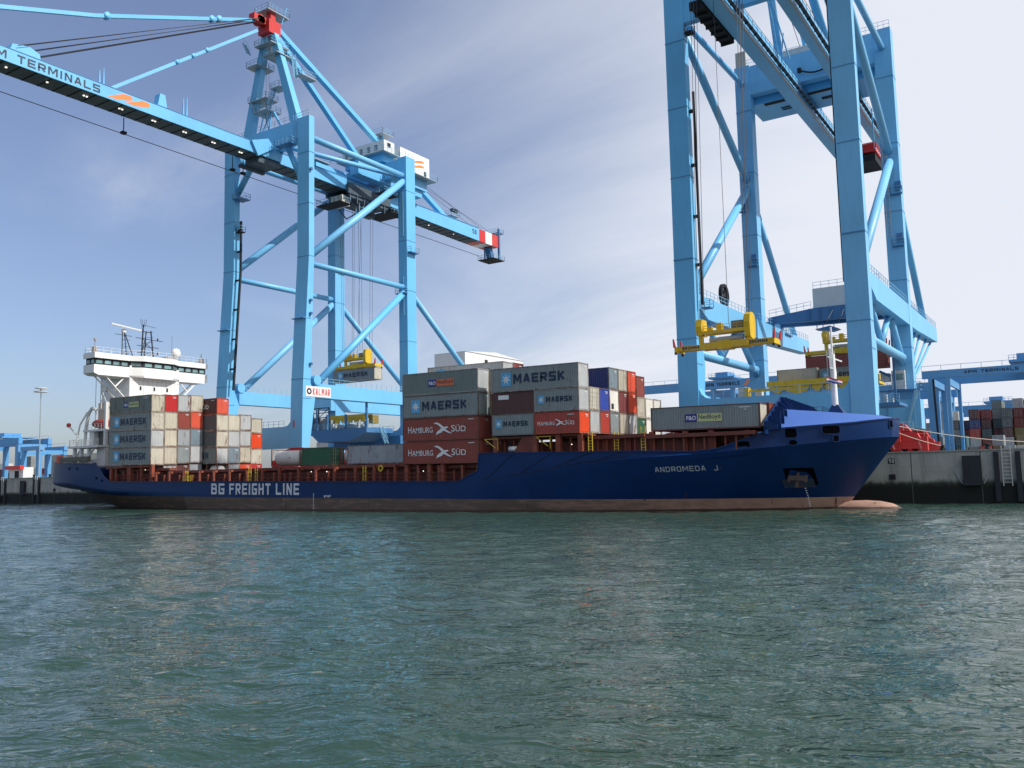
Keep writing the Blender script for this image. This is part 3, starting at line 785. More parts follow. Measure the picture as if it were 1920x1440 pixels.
for x in (-138.8, -136.2): po.box(x, x+0.3, 0.3, 2.4, 6.6, 7.03).cut()
po.box(-138.6, -126.4, 0.2, 0.6, 6.75, 7.0).cut()
x = -46.6
while x < -30:
    po.beam((x, 2.2, rail_z(x)-0.8), (x, 2.2, 8.2), 0.16, 0.2).cut(); x += 1.15
x = -58.8
while x < -47.5:
    po.beam((x, 1.45, 5.8), (x, 1.45, 8.5), 0.16, 0.2).cut(); x += 1.3
po.build_each('stanchion', POST, ship)
gus = MB(); gus.prism([(-57.5, 5.9), (-54.1, 5.9), (-54.1, 8.75), (-55.6, 8.75)], 'y', 0.35, 0.55)
gus.build('gusset_plate', DECKR, ship)
# clutter along the coaming: vents, pipes, lights, ladders
cl = MB()
for k in range(60):
    x = -136+k*1.22+random.uniform(-.3, .3)
    if -75 < x < -61.5 or x > -62: continue
    h = random.uniform(0.3, 1.3); cl.box(x, x+random.uniform(0.12, 0.5), 1.3, 1.7, 3.0, 4.0+h)
cl.beam((-136, 0.12, rail_z(-136)+0.55), (-65.5, 0.12, rail_z(-65.5)+0.55), 0.06, 0.06).beam((-136, 0.12, rail_z(-136)+1.05), (-65.5, 0.12, rail_z(-65.5)+1.05), 0.06, 0.06)
cl.build('deck_fittings', DECKR, ship)
for (x, z0, z1, y) in ((-117.5, 4.2, 6.0, 0.3), (-103.0, 4.0, 6.1, 0.3), (-101.6, 4.0, 6.1, 0.3), (-80.5, 3.8, 5.9, 0.3), (-46.9, 6.3, 8.9, 0.9), (-44.2, 6.3, 8.9, 2.0), (-40.9, 6.3, 9.3, 2.0)):
    MB().ladder((x, y, z0), (x, y, z1), 0.5, 0.04, 0.32).build('yellow_ladder', YELR, ship)
yr_ = MB()
yr_.rail([(-118.4, 0.25, 4.2), (-116.2, 0.25, 4.2)], 1.1, 0.35, 0.03)
yr_.rail([(-104.6, 0.3, 5.9), (-101.8, 0.3, 5.9)], 0.0001, 5)
for x in (-61.0, -53.7):
    yr_.beam((x, 0.3, 8.6), (x+1.6, 0.3, 7.5), 0.07, 0.07).beam((x, 0.3, 8.6), (x+2.0, 0.3, 8.6), 0.07, 0.07).beam((x+1.9, 0.3, 8.6), (x+1.9, 0.3, 7.2), 0.06, 0.06)
yr_.build('yellow_brackets', YELR, ship)
lr = MB(); lr.lathe((-78.2, 0.9, 5.5), [(0.25, -0.06), (0.42, -0.06), (0.42, 0.06), (0.25, 0.06), (0.25, -0.06)], 14, 'y'); lr.build('lifebuoy', YELR, ship)
dl = MB()
for x, z in ((-133.0, 6.35), (-129, 6.35), (-91, 5.3), (-88, 5.25), (-71, 5.0), (-66, 4.8), (-49.3, 7.6), (-56.6, 7.6)): dl.lathe((x, 0.9, z), [(0, -0.08), (0.09, 0), (0, 0.08)], 8).cut()
dl.build_each('deck_light', LAMPM, ship)
wd_ = MB(); wd_.lathe((-57.3, 0.9, 7.35), [(0.0, -0.55), (0.32, -0.5), (0.32, 0.5), (0.0, 0.55)], 14, 'x'); wd_.build('life_raft_canister', WHITE, ship, True)

# ---- accommodation and wheelhouse
WX = -142.6
tw = MB(); tw.box(-151.5, WX, 6.7, 16.9, 7.2, 25.2); two = tw.build('deckhouse', WHITE, ship)
tl = MB()
for k in range(1, 11): tl.box(WX+0.002, WX+0.02, 6.7+k*0.93-0.02, 6.7+k*0.93+0.02, 8, 25.1)
tl.box(WX+0.002, WX+0.03, 6.7, 16.9, 22.55, 22.62)
tl.build('plating_seam', mat('seam_grey', (0.42,0.42,0.42), 0.6), two)
tws = MB()
for yy in (8.9, 11.7, 14.4): tws.box(WX+0.004, WX+0.05, yy-0.17, yy+0.17, 20.9, 21.6).cut()
tws.box(-146.6, -146.3, 6.66, 6.70, 20.9, 21.7).cut().box(-149.6, -149.3, 6.66, 6.70, 20.9, 21.7)
tws.build_each('porthole', DARK, two)
bb = MB()
def bridge_outline(off=0.0, back=6.6):
    f = WX+off
    return [(f, -0.1), (f, 6.5), (f+1.3, 8.6), (f+1.3, 14.8), (f, 16.9), (f, 23.3), (f-3.2, 23.3), (f-3.2, 18.5), (f-back, 18.5), (f-back, 4.9), (f-3.2, 4.9), (f-3.2, -0.1)]
bo_ = bridge_outline()
bb.prism(bo_, 'z', 23.4, 24.85)
bb.add([(p_[0], p_[1], 23.4) for p_ in bo_]+[(p_[0]-0.0, YC+(p_[1]-YC)*0.93, 23.05) for p_ in bo_], [tuple(range(len(bo_), 2*len(bo_)))]+[(i, (i+1) % len(bo_), len(bo_)+(i+1) % len(bo_), len(bo_)+i) for i in range(len(bo_))])
bo1 = bb.build('bridge_deck', WHITE, ship)
wi = [(p_[0]-(0.28 if p_[0] > WX-1 else -0.28), YC+(p_[1]-YC)*0.975) for p_ in bo_]
wb = MB(); wb.prism(wi, 'z', 24.853, 26.0); wbo = wb.build('window_band', DARK, bo1)
rf = MB(); ro = [(p_[0]+(0.15 if p_[0] > WX-1 else -0.15), YC+(p_[1]-YC)*1.0) for p_ in bo_]
rf.prism(ro, 'z', 26.003, 26.95); rfo = rf.build('bridge_roof', WHITE, ship)
wp = MB()
def pane(a, b_, z0=25.1, z1=25.72, lean=0.12):
    a, b_ = Vector((a[0], a[1], 0)), Vector((b_[0], b_[1], 0)); d = (b_-a).normalized(); nn = Vector((d.y, -d.x, 0))
    if nn.x < 0 and abs(nn.x) > abs(nn.y): nn = -nn
    if abs(nn.y) > abs(nn.x) and nn.y > 0 and a.y < YC: nn = -nn
    o_ = nn*0.03
    return [a+o_+Vector((0,0,z0)), b_+o_+Vector((0,0,z0)), b_+o_+Vector((0,0,z1)), a+o_+Vector((0,0,z1))]
segs = [(wi[0], wi[1], 4), (wi[1], wi[2], 1), (wi[2], wi[3], 3), (wi[3], wi[4], 1), (wi[4], wi[5], 4), (wi[11], wi[0], 2)]
for a, b_, c_ in segs:
    for i in range(c_):
        t0, t1 = (i+0.15)/c_, (i+0.85)/c_
        pa = (a[0]+(b_[0]-a[0])*t0, a[1]+(b_[1]-a[1])*t0); pb = (a[0]+(b_[0]-a[0])*t1, a[1]+(b_[1]-a[1])*t1)
        MB().add(pane(pa, pb), [(0,1,2,3)]).build('window', GLASS, wbo)
st = MB()
for s in (1, -1):
    Y = lambda y: YC-(YC-y)*s
    st.tube((WX-0.5, Y(2.2), 23.2), (WX-0.5, Y(6.6), 18.9), 0.13, 8).cut().tube((WX-0.5, Y(6.2), 23.2), (WX-0.5, Y(4.2), 21.2), 0.12, 8).cut()
    st.tube((WX-2.8, Y(1.6), 23.2), (WX-2.8, Y(6.6), 18.6), 0.13, 8).cut()
st.build_each('wing_brace', WHITE, ship)
rr = MB(); rr.rail([(WX-0.1, 0.1, 26.95), (WX-0.1, 6.3, 26.95), (WX+1.2, 8.6, 26.95), (WX+1.2, 14.8, 26.95), (WX, 17, 26.95), (WX, 23.1, 26.95), (WX-3.1, 23.1, 26.95)], 1.0, 1.3, 0.022, 1)
rr.rail([(WX-0.1, 0.1, 26.95), (WX-3.1, 0.1, 26.95), (WX-3.1, 5, 26.95)], 1.0, 1.0, 0.022, 1); rr.build('roof_railing', WHITE, ship)
ms = MB()
bx, by = -146.5, 7.6
# radar lattice mast (left) and signal mast (right)
for dx, dy in ((0,0), (0,1.0)): ms.tube((bx, by+dy, 26.9), (bx, by+dy*0.4, 31.8), 0.09, 6)
ms.tube((bx+0.2, by+2.3, 26.9), (bx, by+0.5, 31.6), 0.09, 6)
for z in (28.0, 29.2, 30.4): ms.beam((bx, by-0.1, z), (bx, by+1.6, z), 0.06, 0.06)
ms.beam((bx, by-1.4, 31.3), (bx, by+1.9, 31.2), 0.08, 0.08)
sx, sy = -146.0, 11.2
ms.tube((sx, sy, 26.9), (sx, sy+0.3, 33.6), 0.14, 6).tube((sx, sy+2.6, 26.9), (sx, sy+1.9, 32.6), 0.13, 6)
ms.tube((sx, sy+1.0, 32.3), (sx, sy, 27.5), 0.07, 6)
for z, a, b_ in ((28.3, -0.9, 3.8), (29.6, -0.9, 3.6), (31.0, -1.2, 4.5), (32.4, -0.2, 1.9)): ms.beam((sx, sy+a, z), (sx, sy+b_, z-0.15), 0.10, 0.10)
for k_ in range(6): ms.beam((sx, sy+0.1, 27.2+k_*0.95), (sx+0.1, sy+2.4, 27.7+k_*0.95), 0.06, 0.06); ms.beam((bx, by, 27.2+k_*0.75), (bx, by+0.9, 27.6+k_*0.75), 0.05, 0.05)
ms.tube((sx-0.9, sy+1.2, 26.9), (sx, sy+0.9, 32.4), 0.10, 6)
for a, z in ((3.4, 30.8), (3.4, 28.1), (0.9, 29.5)): ms.lathe((sx, sy+a, z), [(0, 0), (0.12, 0), (0.12, 0.5), (0, 0.65)], 6)
for a in (-0.6, -0.2, 0.3, 0.7): ms.tube((sx, sy+0.3+a*0.6, 33.2), (sx, sy+0.3+a*1.0, 34.6), 0.035, 5)
ms.beam((sx, sy+0.5, 33.5), (sx, sy+2.9, 33.3), 0.06, 0.06); ms.tube((sx+.4, sy+6.2, 26.9), (sx+.4, sy+6.2, 32.2), 0.025, 5)
ms.beam((sx, sy+0.3, 29), (sx, sy+2.2, 31), 0.06, 0.06).beam((sx, sy+2.3, 29), (sx, sy+0.2, 31), 0.06, 0.06)
ms.build('signal_mast', DARK, ship)
rs = MB(); rs.beam((bx+0.5, by-2.6, 33.0), (bx+0.9, by+3.2, 32.35), 0.30, 0.26); rs.lathe((bx, by+0.3, 31.7), [(0, 0), (0.42, 0), (0.42, 0.6), (0.2, 0.85), (0, 0.85)], 12); rs.build('radar_scanner', WHITEG, ship)
rd = MB(); rd.lathe((-144.6, 17.6, 27.6), [(0.0, -0.7), (0.3, -0.7), (0.3, 0.35), (0.85, 0.5), (0.85, 1.3), (0.65, 1.75), (0.3, 1.98), (0, 2.0)], 18); rd.build('satellite_dome', WHITE, ship, True)
ww = MB()
for y0, y1 in ((0.2, 0.9), (22.3, 23.0)): ww.box(WX-1.4, WX-0.7, y0, y1, 26.96, 28.0)
ww.tube((WX-1, 0.6, 28), (WX-1, 0.6, 29.1), 0.09, 6).lathe((WX-1, 0.6, 29.1), [(0, 0), (0.25, 0.0), (0.25, 0.4), (0, 0.5)], 8).tube((WX-1, 22.6, 28), (WX-1, 22.6, 28.9), 0.1, 6)
ww.box(-145.2, -143.6, 15.1, 16.3, 26.96, 27.7); ww.build('roof_fittings', mat('fitting_grey', (0.35,0.30,0.28), 0.6), ship)
# aft decks: lifeboat tier, casings, mooring deck
af = MB()
af.box(-152.2, -142.9, 1.2, 22.2, 10.55, 10.95)            # boat deck slab
af.box(-150.6, -143.0, 3.0, 20.4, 13.5, 13.85)
for x, y in ((-151.0, 1.8), (-148.9, 1.8), (-146.6, 1.8), (-151.0, 20), (-147, 20)): af.box(x-0.25, x+0.25, y-0.2, y+0.3, 7.2, 10.55)
af.beam((-150.5, 1.9, 9.2), (-149.2, 1.9, 10.5), 0.2, 0.2).beam((-147, 1.9, 9.0), (-145, 1.9, 10.5), 0.25, 0.25)
af.box(-149.2, -147.8, 3.4, 6.0, 10.95, 13.5).box(-145.5, -143.0, 2.6, 3.2, 7.3, 10.5).box(-143.5, -142.95, 2.5, 3.0, 10.9, 18.5)
af.build('aft_deckhouse', WHITEG, ship)
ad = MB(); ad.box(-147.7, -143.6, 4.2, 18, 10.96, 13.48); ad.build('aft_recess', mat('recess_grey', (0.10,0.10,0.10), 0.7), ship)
ar = MB(); ar.rail([(-152.0, 20, 10.95), (-152.0, 1.4, 10.95), (-143.2, 1.4, 10.95)], 1.1, 0.7, 0.03, 2); ar.rail([(-150.2, 3.2, 13.85), (-143.4, 3.2, 13.85)], 1.0, 0.9, 0.03, 1)
ar.rail([(-158, 3.0, 7.6), (-144, 1.0, 7.4)], 1.0, 1.2, 0.03, 1); ar.build('aft_railing', WHITEG, ship)
lb = MB(); vs = []; fs = []
for i, (x, r) in enumerate(((-149.4, 0.1), (-149.0, 0.55), (-148.2, 0.8), (-146.4, 0.85), (-145.0, 0.75), (-144.3, 0.4), (-144.1, 0.1))):
    for k in range(12): t = 2*math.pi*k/12; vs.append((x, 4.2+r*math.cos(t), 14.9+r*0.95*math.sin(t)))
for i in range(6):
    for k in range(12): fs.append((i*12+k, i*12+(k+1) % 12, (i+1)*12+(k+1) % 12, (i+1)*12+k))
lbo = lb.add(vs, fs).build('rescue_boat', mat('boat_red', (0.36, 0.06, 0.045), 0.5, var=0.15), ship, True)
dv = MB(); dv.path([(-150.6, 3.4, 11.0), (-150.3, 3.4, 14.5), (-149.5, 3.4, 16.9), (-148.6, 3.4, 17.7), (-147.3, 3.4, 17.4)], 0.28, 8)
dv.path([(-151.8, 2.4, 11), (-150.9, 2.6, 14.8), (-149.9, 3.4, 17.1)], 0.16, 6).tube((-153.6, 2.2, 14.6), (-150.6, 2.2, 12.6), 0.13, 6); dv.beam((-147.4, 3.4, 17.3), (-143.5, 3.4, 17.3), 0.14, 0.14).tube((-147.4, 3.4, 17.3), (-147.4, 3.6, 15.8), 0.07, 6)
dv.build('davit', WHITEG, ship)
db = MB(); db.lathe((-153.8, 2.2, 14.8), [(0, -0.4), (0.38, -0.2), (0.38, 0.3), (0, 0.5)], 10); db.build('davit_head', RED, ship)
gw = MB(); gw.beam((-155.0, 1.6, 8.6), (-145.0, 0.9, 8.6), 0.5, 0.85); gw.build('stowed_gangway', mat('gangway_olive', (0.11,0.12,0.09), 0.7, var=0.15), ship)
ob = MB(); ob.lathe((-157.4, 3.0, 7.9), [(0, 0), (0.75, 0), (0.75, 1.5), (0, 1.6)], 12); ob.build('orange_drum', mat('drum_orange', (0.62, 0.10, 0.06), 0.5), ship)
ob = MB(); ob.box(-156.6, -155.4, 3.0, 4.2, 7.2, 9.6).cut().box(-150, -148.9, 2.6, 4.2, 7.2, 8.3).cut().box(-148.6, -148.1, 2.0, 2.4, 7.0, 8.4).cut().box(-147.3, -146.5, 2.0, 2.4, 7.0, 8.4); ob.build_each('deck_locker', WHITEG, ship)
fn = MB(); fn.box(-147.8, -145.6, 4.1, 6.5, 13.85, 18.6); fn.build('vent_trunk', mat('trunk_cream', (0.55,0.45,0.36), 0.6, var=0.1), ship)
fn = MB(); fn.rail([(-149.5, 4.6, 13.9), (-149.5, 4.6, 23.0)], 0.001, 30); fn.beam((-145.8, 3.4, 17.5), (-145.8, 3.4, 23.2), 0.10, 0.10).beam((-143.6, 3.4, 17.5), (-145.8, 3.4, 20.8), 0.08, 0.08).beam((-145.8, 3.4, 20.8), (-143.9, 6.2, 20.8), 0.07, 0.07); fn.build('aft_ladder_mast', WHITEG, ship)
# mooring lines from the bow
def rope(name, lab, a, b_, sag, r, m, grp=None, parts=24):
    mb = MB(); pts = []
    for i in range(parts+1):
        t = i/parts; p_ = Vector(a).lerp(Vector(b_), t); p_.z -= sag*4*t*(1-t); pts.append(p_)
    mb.path(pts, r, 5); o = mb.build(name, m); return tag(o, lab, 'rope', grp)
MR = mat('mooring_rope', (0.55, 0.50, 0.42), 0.8)
rope('mooring_line', 'pale mooring rope running from the bow past the red bogies to the quay', (-17.2, 12.6, 8.1), (-14.0, QY+0.7, 6.5), 0.15, 0.035, MR, 'bow mooring lines')
rope('mooring_line', 'long mooring rope running from the bow to the bollard at the right edge', (-16.6, 12.9, 8.5), (-2.2, QY+0.7, 6.5), 0.5, 0.04, MR, 'bow mooring lines')

# ================================================================ CONTAINERS
HS, HH = 2.591, 2.896
CCOL = {
 'grey': (0.21, 0.245, 0.25), 'dark grey': (0.085, 0.10, 0.105), 'green grey': (0.15, 0.19, 0.18), 'light grey': (0.40, 0.42, 0.42),
 'cream': (0.50, 0.47, 0.38), 'blue grey': (0.17, 0.23, 0.27), 'orange red': (0.60, 0.075, 0.03), 'bright red': (0.42, 0.03, 0.03),
 'red': (0.36, 0.045, 0.03), 'dark red': (0.17, 0.03, 0.03), 'brown': (0.085, 0.030, 0.028), 'brick': (0.24, 0.05, 0.035),
 'navy': (0.02, 0.035, 0.13), 'blue': (0.03, 0.06, 0.30), 'white': (0.66, 0.66, 0.60), 'green': (0.02, 0.10, 0.05), 'olive': (0.20, 0.18, 0.06),
 'beige': (0.44, 0.41, 0.33), 'teal': (0.05, 0.12, 0.13), 'bay grey': (0.30, 0.33, 0.35)}
def cmat(c, rust=0.25):
    return mat('container_%s_%d' % (c.replace(' ', '_'), int(rust*100)), CCOL[c], 0.55, var=0.10, vscale=0.5, streak=0.30, rust=rust)
_cm = {}
def corr(mb, a, b, z0, z1, nrm, period=0.28, depth=0.036):
    """corrugated sheet from a to b (2D), standing z0..z1; nrm = outward 2D normal"""
    a, b, nn = Vector(a), Vector(b), Vector(nrm); L = (b-a).length; d = (b-a)/L
    k = max(1, round(L/period)); per = L/k; pts = []
    for i in range(k):
        for t, o in ((0.0, 0), (0.26, 0), (0.5, -1), (0.76, -1)): pts.append(a+d*(i+t)*per+nn*o*depth)
    pts.append(b)
    vs = [(p_.x, p_.y, z0) for p_ in pts]+[(p_.x, p_.y, z1) for p_ in pts]; m = len(pts)
    mb.add(vs, [(i, i+1, m+i+1, m+i) for i in range(m-1)])
def container_meshes(L, H, door=False, fine=True, reefer=False):
    k = (L, H, door, fine, reefer)
    if k in _cm: return _cm[k]
    W = 2.438; hx, hy = L/2, W/2
    body = MB(); i_ = 0.03
    per = 0.28 if fine else 0.56
    if reefer:
        for a, b in (((-hx+.12, -hy+i_), (hx-.12, -hy+i_)), ((hx-.12, hy-i_), (-hx+.12, hy-i_))): corr(body, a, b, 0.16, H-0.12, (0, -1 if a[1] < 0 else 1), 0.6, 0.008)
    else:
        corr(body, (-hx+.15, -hy+i_), (hx-.15, -hy+i_), 0.16, H-0.1, (0, -1), per)
        corr(body, (-hx+.15, hy-i_), (hx-.15, hy-i_), 0.16, H-0.1, (0, 1), per)
    if door or reefer:
        body.box(hx-0.06, hx-0.03, -hy+.1, hy-.1, 0.16, H-0.12)
    else: corr(body, (hx-0.03, -hy+.12), (hx-0.03, hy-.12), 0.2, H-0.12, (1, 0), 0.26, 0.045)
    corr(body, (-hx+0.03, -hy+.12), (-hx+0.03, hy-.12), 0.2, H-0.12, (-1, 0), 0.26, 0.045)
    body.box(-hx+.05, hx-.05, -hy+.05, hy-.05, H-0.05, H-0.02).box(-hx+.05, hx-.05, -hy+.05, hy-.05, 0.12, 0.15)
    fr = MB()
    for sx in (-1, 1):
        for sy in (-1, 1):
            x0, x1 = sorted((sx*hx, sx*(hx-0.16))); y0, y1 = sorted((sy*hy, sy*(hy-0.13)))
            fr.box(x0, x1, y0, y1, 0, H)
        x0, x1 = sorted((sx*hx, sx*(hx-0.10)))
        fr.box(x0, x1, -hy+.13, hy-.13, 0.01, 0.18).box(x0, x1, -hy+.13, hy-.13, H-0.12, H-0.01)
    for sy in (-1, 1):
        y0, y1 = sorted((sy*(hy-0.004), sy*(hy-0.09)))
        fr.box(-hx+.16, hx-.16, y0, y1, 0.02, 0.17)
        y0, y1 = sorted((sy*(hy-0.004), sy*(hy-0.07))); fr.box(-hx+.16, hx-.16, y0, y1, H-0.1, H-0.012)
    lk = None
    if door:
        lk = MB()
        for y in (-0.85, -0.45, 0.45, 0.85): lk.box(hx-0.03, hx+0.012, y-0.025, y+0.025, 0.15, H-0.1)
        lk.box(hx-0.029, hx-0.015, -0.012, 0.012, 0.15, H-0.1)
        for y in (-0.65, 0.65):
            lk.box(hx-0.029, hx-0.005, y-0.28, y+0.28, 1.0, 1.06)
        for z in (0.55, 1.5, 2.0): lk.box(hx-0.029, hx-0.012, -hy+.14, hy-.14, z, z+0.035)
    elif reefer:
        lk = MB(); lk.box(hx-0.03, hx-0.005, -0.75, -0.15, 0.35, 1.0)
    def me(mb, nm):
        o = mb.build(nm, WHITE); m_ = o.data; bpy.data.objects.remove(o); return m_
    _cm[k] = (me(body, 'corrugated_body'), me(fr, 'corner_frame'), me(lk, 'door_gear') if lk else None)
    return _cm[k]
def part(name, me, m, parent):
    o = bpy.data.objects.new(name, me); COL.objects.link(o); o.parent = parent
    if len(me.materials) == 0: me.materials.append(m)
    o.material_slots[0].link = 'OBJECT'; o.material_slots[0].material = m
    return o
LOCKM = mat('lock_rod_grey', (0.30,0.30,0.28), 0.5)
def star_pts(n_=7, r0=1.0, r1=0.36):
    P = []
    for i in range(2*n_):
        r = r0 if i % 2 == 0 else r1; t = math.pi/2+math.pi*i/n_; P.append((0.5+0.5*r*math.cos(t), 0.5+0.5*r*math.sin(t)))
    P.append((0.5, 0.5)); f = [(2*n_, i, (i+1) % (2*n_)) for i in range(2*n_)]
    return P, f
SQ = ([(0,0),(1,0),(1,1),(0,1)], [(0,1,2,3)])
def bird():
    P = [(0.0,0.92),(0.16,1.0),(0.34,0.88),(0.56,0.62),(0.70,0.66),(0.80,0.60),(0.62,0.46),(0.80,0.28),(1.0,0.12),(0.80,0.16),(0.52,0.36),(0.40,0.20),(0.22,0.10),(0.14,0.0),(0.18,0.26),(0.34,0.44),(0.42,0.54),(0.26,0.78),(0.12,0.88)]
    return P, [tuple(range(len(P)))]
_serif = {}
def serif_text(mb, s, x0, z0, w, h, y):
    """capital lettering with small end serifs"""
    text(mb, s, (x0, y, z0), X_, Z_, w, h, 0.004)
    # foot and head serifs under the letters that stand on stems
    n_ = len(s); cw = w/n_
    for i, ch in enumerate(s):
        if ch in 'HAMRNDI':
            cx = x0+(i+0.5)*cw
            for sx in (-0.30, 0.30):
                mb.add([(cx+sx*cw-0.2*cw, y-0.001, z0), (cx+sx*cw+0.2*cw, y-0.001, z0), (cx+sx*cw+0.2*cw, y-0.001, z0+0.05*h), (cx+sx*cw-0.2*cw, y-0.001, z0+0.05*h)], [(0,1,2,3)])
_dab = []
def dabs(t, L, H):
    if not _dab:
        b = MB()
        for k in range(7): b.box(-0.0, 0.012, 0.18+k*0.1, 0.25+k*0.1, -0.32, -0.24)
        for k in range(4): b.box(-0.0, 0.012, 0.38+k*0.1, 0.45+k*0.1, -0.50, -0.42)
        o = b.build('code_marks', LET_W); _dab.append(o.data); bpy.data.objects.remove(o)
    o = bpy.data.objects.new('code_marks', _dab[0]); COL.objects.link(o); o.parent = t; o.location = (L/2-0.022, 0, H-0.1)
def deco(t, kind, L, H):
    hy = 2.438/2+0.006; x0 = -L/2
    if kind == 'maersk':
        if L > 10: bx, bw_, tx, tw_, th, zc = 1.45, 1.45, 3.2, 7.0, 1.0, H*0.52
        else: bx, bw_, tx, tw_, th, zc = 0.55, 0.85, 1.65, 3.5, 0.62, H*0.55
        if L > 10 and H > 2.7: th = 1.12
        bh = bw_*1.15
        b = MB(); put2d(b, [(v[0], v[1]) for v in SQ[0]], SQ[1], (x0+bx, -hy, zc-bh/2), X_, Z_, bw_, bh); b.build('logo_square', STAR, t, local=True)
        P, f = star_pts(); b = MB(); put2d(b, P, f, (x0+bx+0.02, -hy, zc-bw_*0.5+0.02), X_, Z_, bw_-0.04, bw_-0.04, 0.006); b.build('logo_star', mat('star_white', (0.62,0.68,0.70), 0.5), t, local=True)
        b = MB(); block_text(b, 'MAERSK', (x0+tx, -hy, zc-th/2), X_, Z_, tw_, th, 0.245, 0.26); b.build('lettering', NAVY, t, local=True)
    elif kind == 'hamburg':
        s = L/12.19; zc = H*0.5; k = s**0.6
        if L > 10: a, bq, c, th = 0.9, 4.0, 2.2, 0.82
        else: a, bq, c, th = 0.45, 2.3, 1.2, 0.5
        b = MB(); serif_text(b, 'AMBURG', x0+a+bq*0.16, zc-th/2, bq*0.84, th*0.82, -hy); text(b, 'H', (x0+a, -hy, zc-th/2), X_, Z_, bq*0.14, th, 0.004)
        xs_ = x0+a+bq+(2.9 if L > 10 else 1.35); text(b, 'S', (xs_, -hy, zc-th/2), X_, Z_, c*0.25, th, 0.004); serif_text(b, '\u00dcD', xs_+c*0.30, zc-th/2, c*0.7, th*1.04, -hy)
        b.build('lettering', LET_W, t, local=True)
        P, f = bird(); b = MB(); bw_ = 3.0 if L > 10 else 1.5; put2d(b, P, f, (x0+a+bq+(0.1 if L > 10 else -0.02), -hy, zc-bw_*0.27), X_, Z_, bw_, bw_*0.55); b.build('bird_emblem', LET_W, t, local=True)
        b = MB(); b.box(x0+L-1.6, x0+L-0.7, -hy-0.001, -hy+0.004, H-0.42, H-0.34); b.build('marking_plate', LET_W, t, local=True)
    elif kind in ('nedlloyd', 'nedlloyd_orange'):
        zc = H*0.50; bh = 0.85; xa = x0+(4.0 if kind == 'nedlloyd' else 4.2)
        b = MB(); put2d(b, SQ[0], SQ[1], (xa, -hy, zc-bh/2), X_, Z_, 1.35, bh); b.build('logo_blue_panel', mat('panel_blue', (0.02,0.03,0.22), 0.5), t, local=True)
        pc = mat('panel_pale_yellow', (0.52,0.55,0.26), 0.5) if kind == 'nedlloyd' else mat('panel_orange', (0.62,0.16,0.06), 0.5)
        b = MB(); put2d(b, SQ[0], SQ[1], (xa+1.36, -hy, zc-bh/2), X_, Z_, 2.75, bh); b.build('logo_name_panel', pc, t, local=True)
        b = MB(); text(b, 'P&O', (xa+0.15, -hy, zc-bh*0.27), X_, Z_, 1.08, bh*0.54, 0.02, lift=0.006); b.build('lettering', LET_W, t, local=True)
        b = MB(); text(b, 'Nedlloyd', (xa+1.50, -hy, zc-bh*0.34), X_, Z_, 2.45, bh*0.72, 0.012, lift=0.006); b.build('lettering', NAVY if kind == 'nedlloyd' else mat('maroon_lettering', (0.12,0.02,0.03), 0.5), t, local=True)
        if kind == 'nedlloyd': b = MB(); b.box(x0+L-2.2, x0+L-1.0, -hy-.001, -hy+.004, H-0.42, H-0.33).box(x0+L-1.7, x0+L-1.4, -hy-.001, -hy+.004, H-0.66, H-0.58); b.build('marking_plate', LET_W, t, local=True)
    elif kind == 'plate':
        b = MB(); b.box(x0+1.0, x0+2.5, -hy-.001, -hy+.004, H*0.68, H*0.88); b.build('marking_plate', LET_W, t, local=True)
TRIM = R(0.62)
def container(x0, y0, z0, L, H, c, label, group, side=None, door=False, reefer=False, rust=0.25, rot=None, fine=True, simple=False, frame=None, lit_end=None):
    t = thing('shipping_container', label, 'container', (x0+L/2, y0+1.219, z0), group, (0, TRIM, 0) if rot is None else rot)
    b, f, lk = container_meshes(L, H, door, fine, reefer)
    m = cmat(c, rust)
    part('body', b, m, t)
    if not simple:
        fc = tuple(0.55*c_+0.45*r_ for c_, r_ in zip(CCOL[lit_end or c], (0.10, 0.06, 0.04)))
        part('frame', f, frame or mat('frame_'+(lit_end or c).replace(' ', '_'), fc, 0.65, var=0.2, rust=0.9), t)
        if lk: part('door_gear' if door else 'cooling_unit', lk, LOCKM if door else DARK, t)
    if lit_end:  # sunward end wall coloured lighter than the sides, sunlight put into its paint
        mb = MB(); corr(mb, (L/2-0.024, -1.219+.13), (L/2-0.024, 1.219-.13), 0.2, H-0.12, (1, 0), 0.26, 0.045); mb.build('end_wall', cmat(lit_end, rust), t, local=True)
    if side: deco(t, side, L, H)
    if c not in ('light grey', 'white', 'cream', 'beige', 'bay grey') and not door and not reefer: dabs(t, L, H)
    return t
ORD = ['first', 'second', 'third', 'fourth', 'fifth', 'sixth', 'seventh', 'eighth', 'ninth']
L40, L20 = 12.19, 6.06
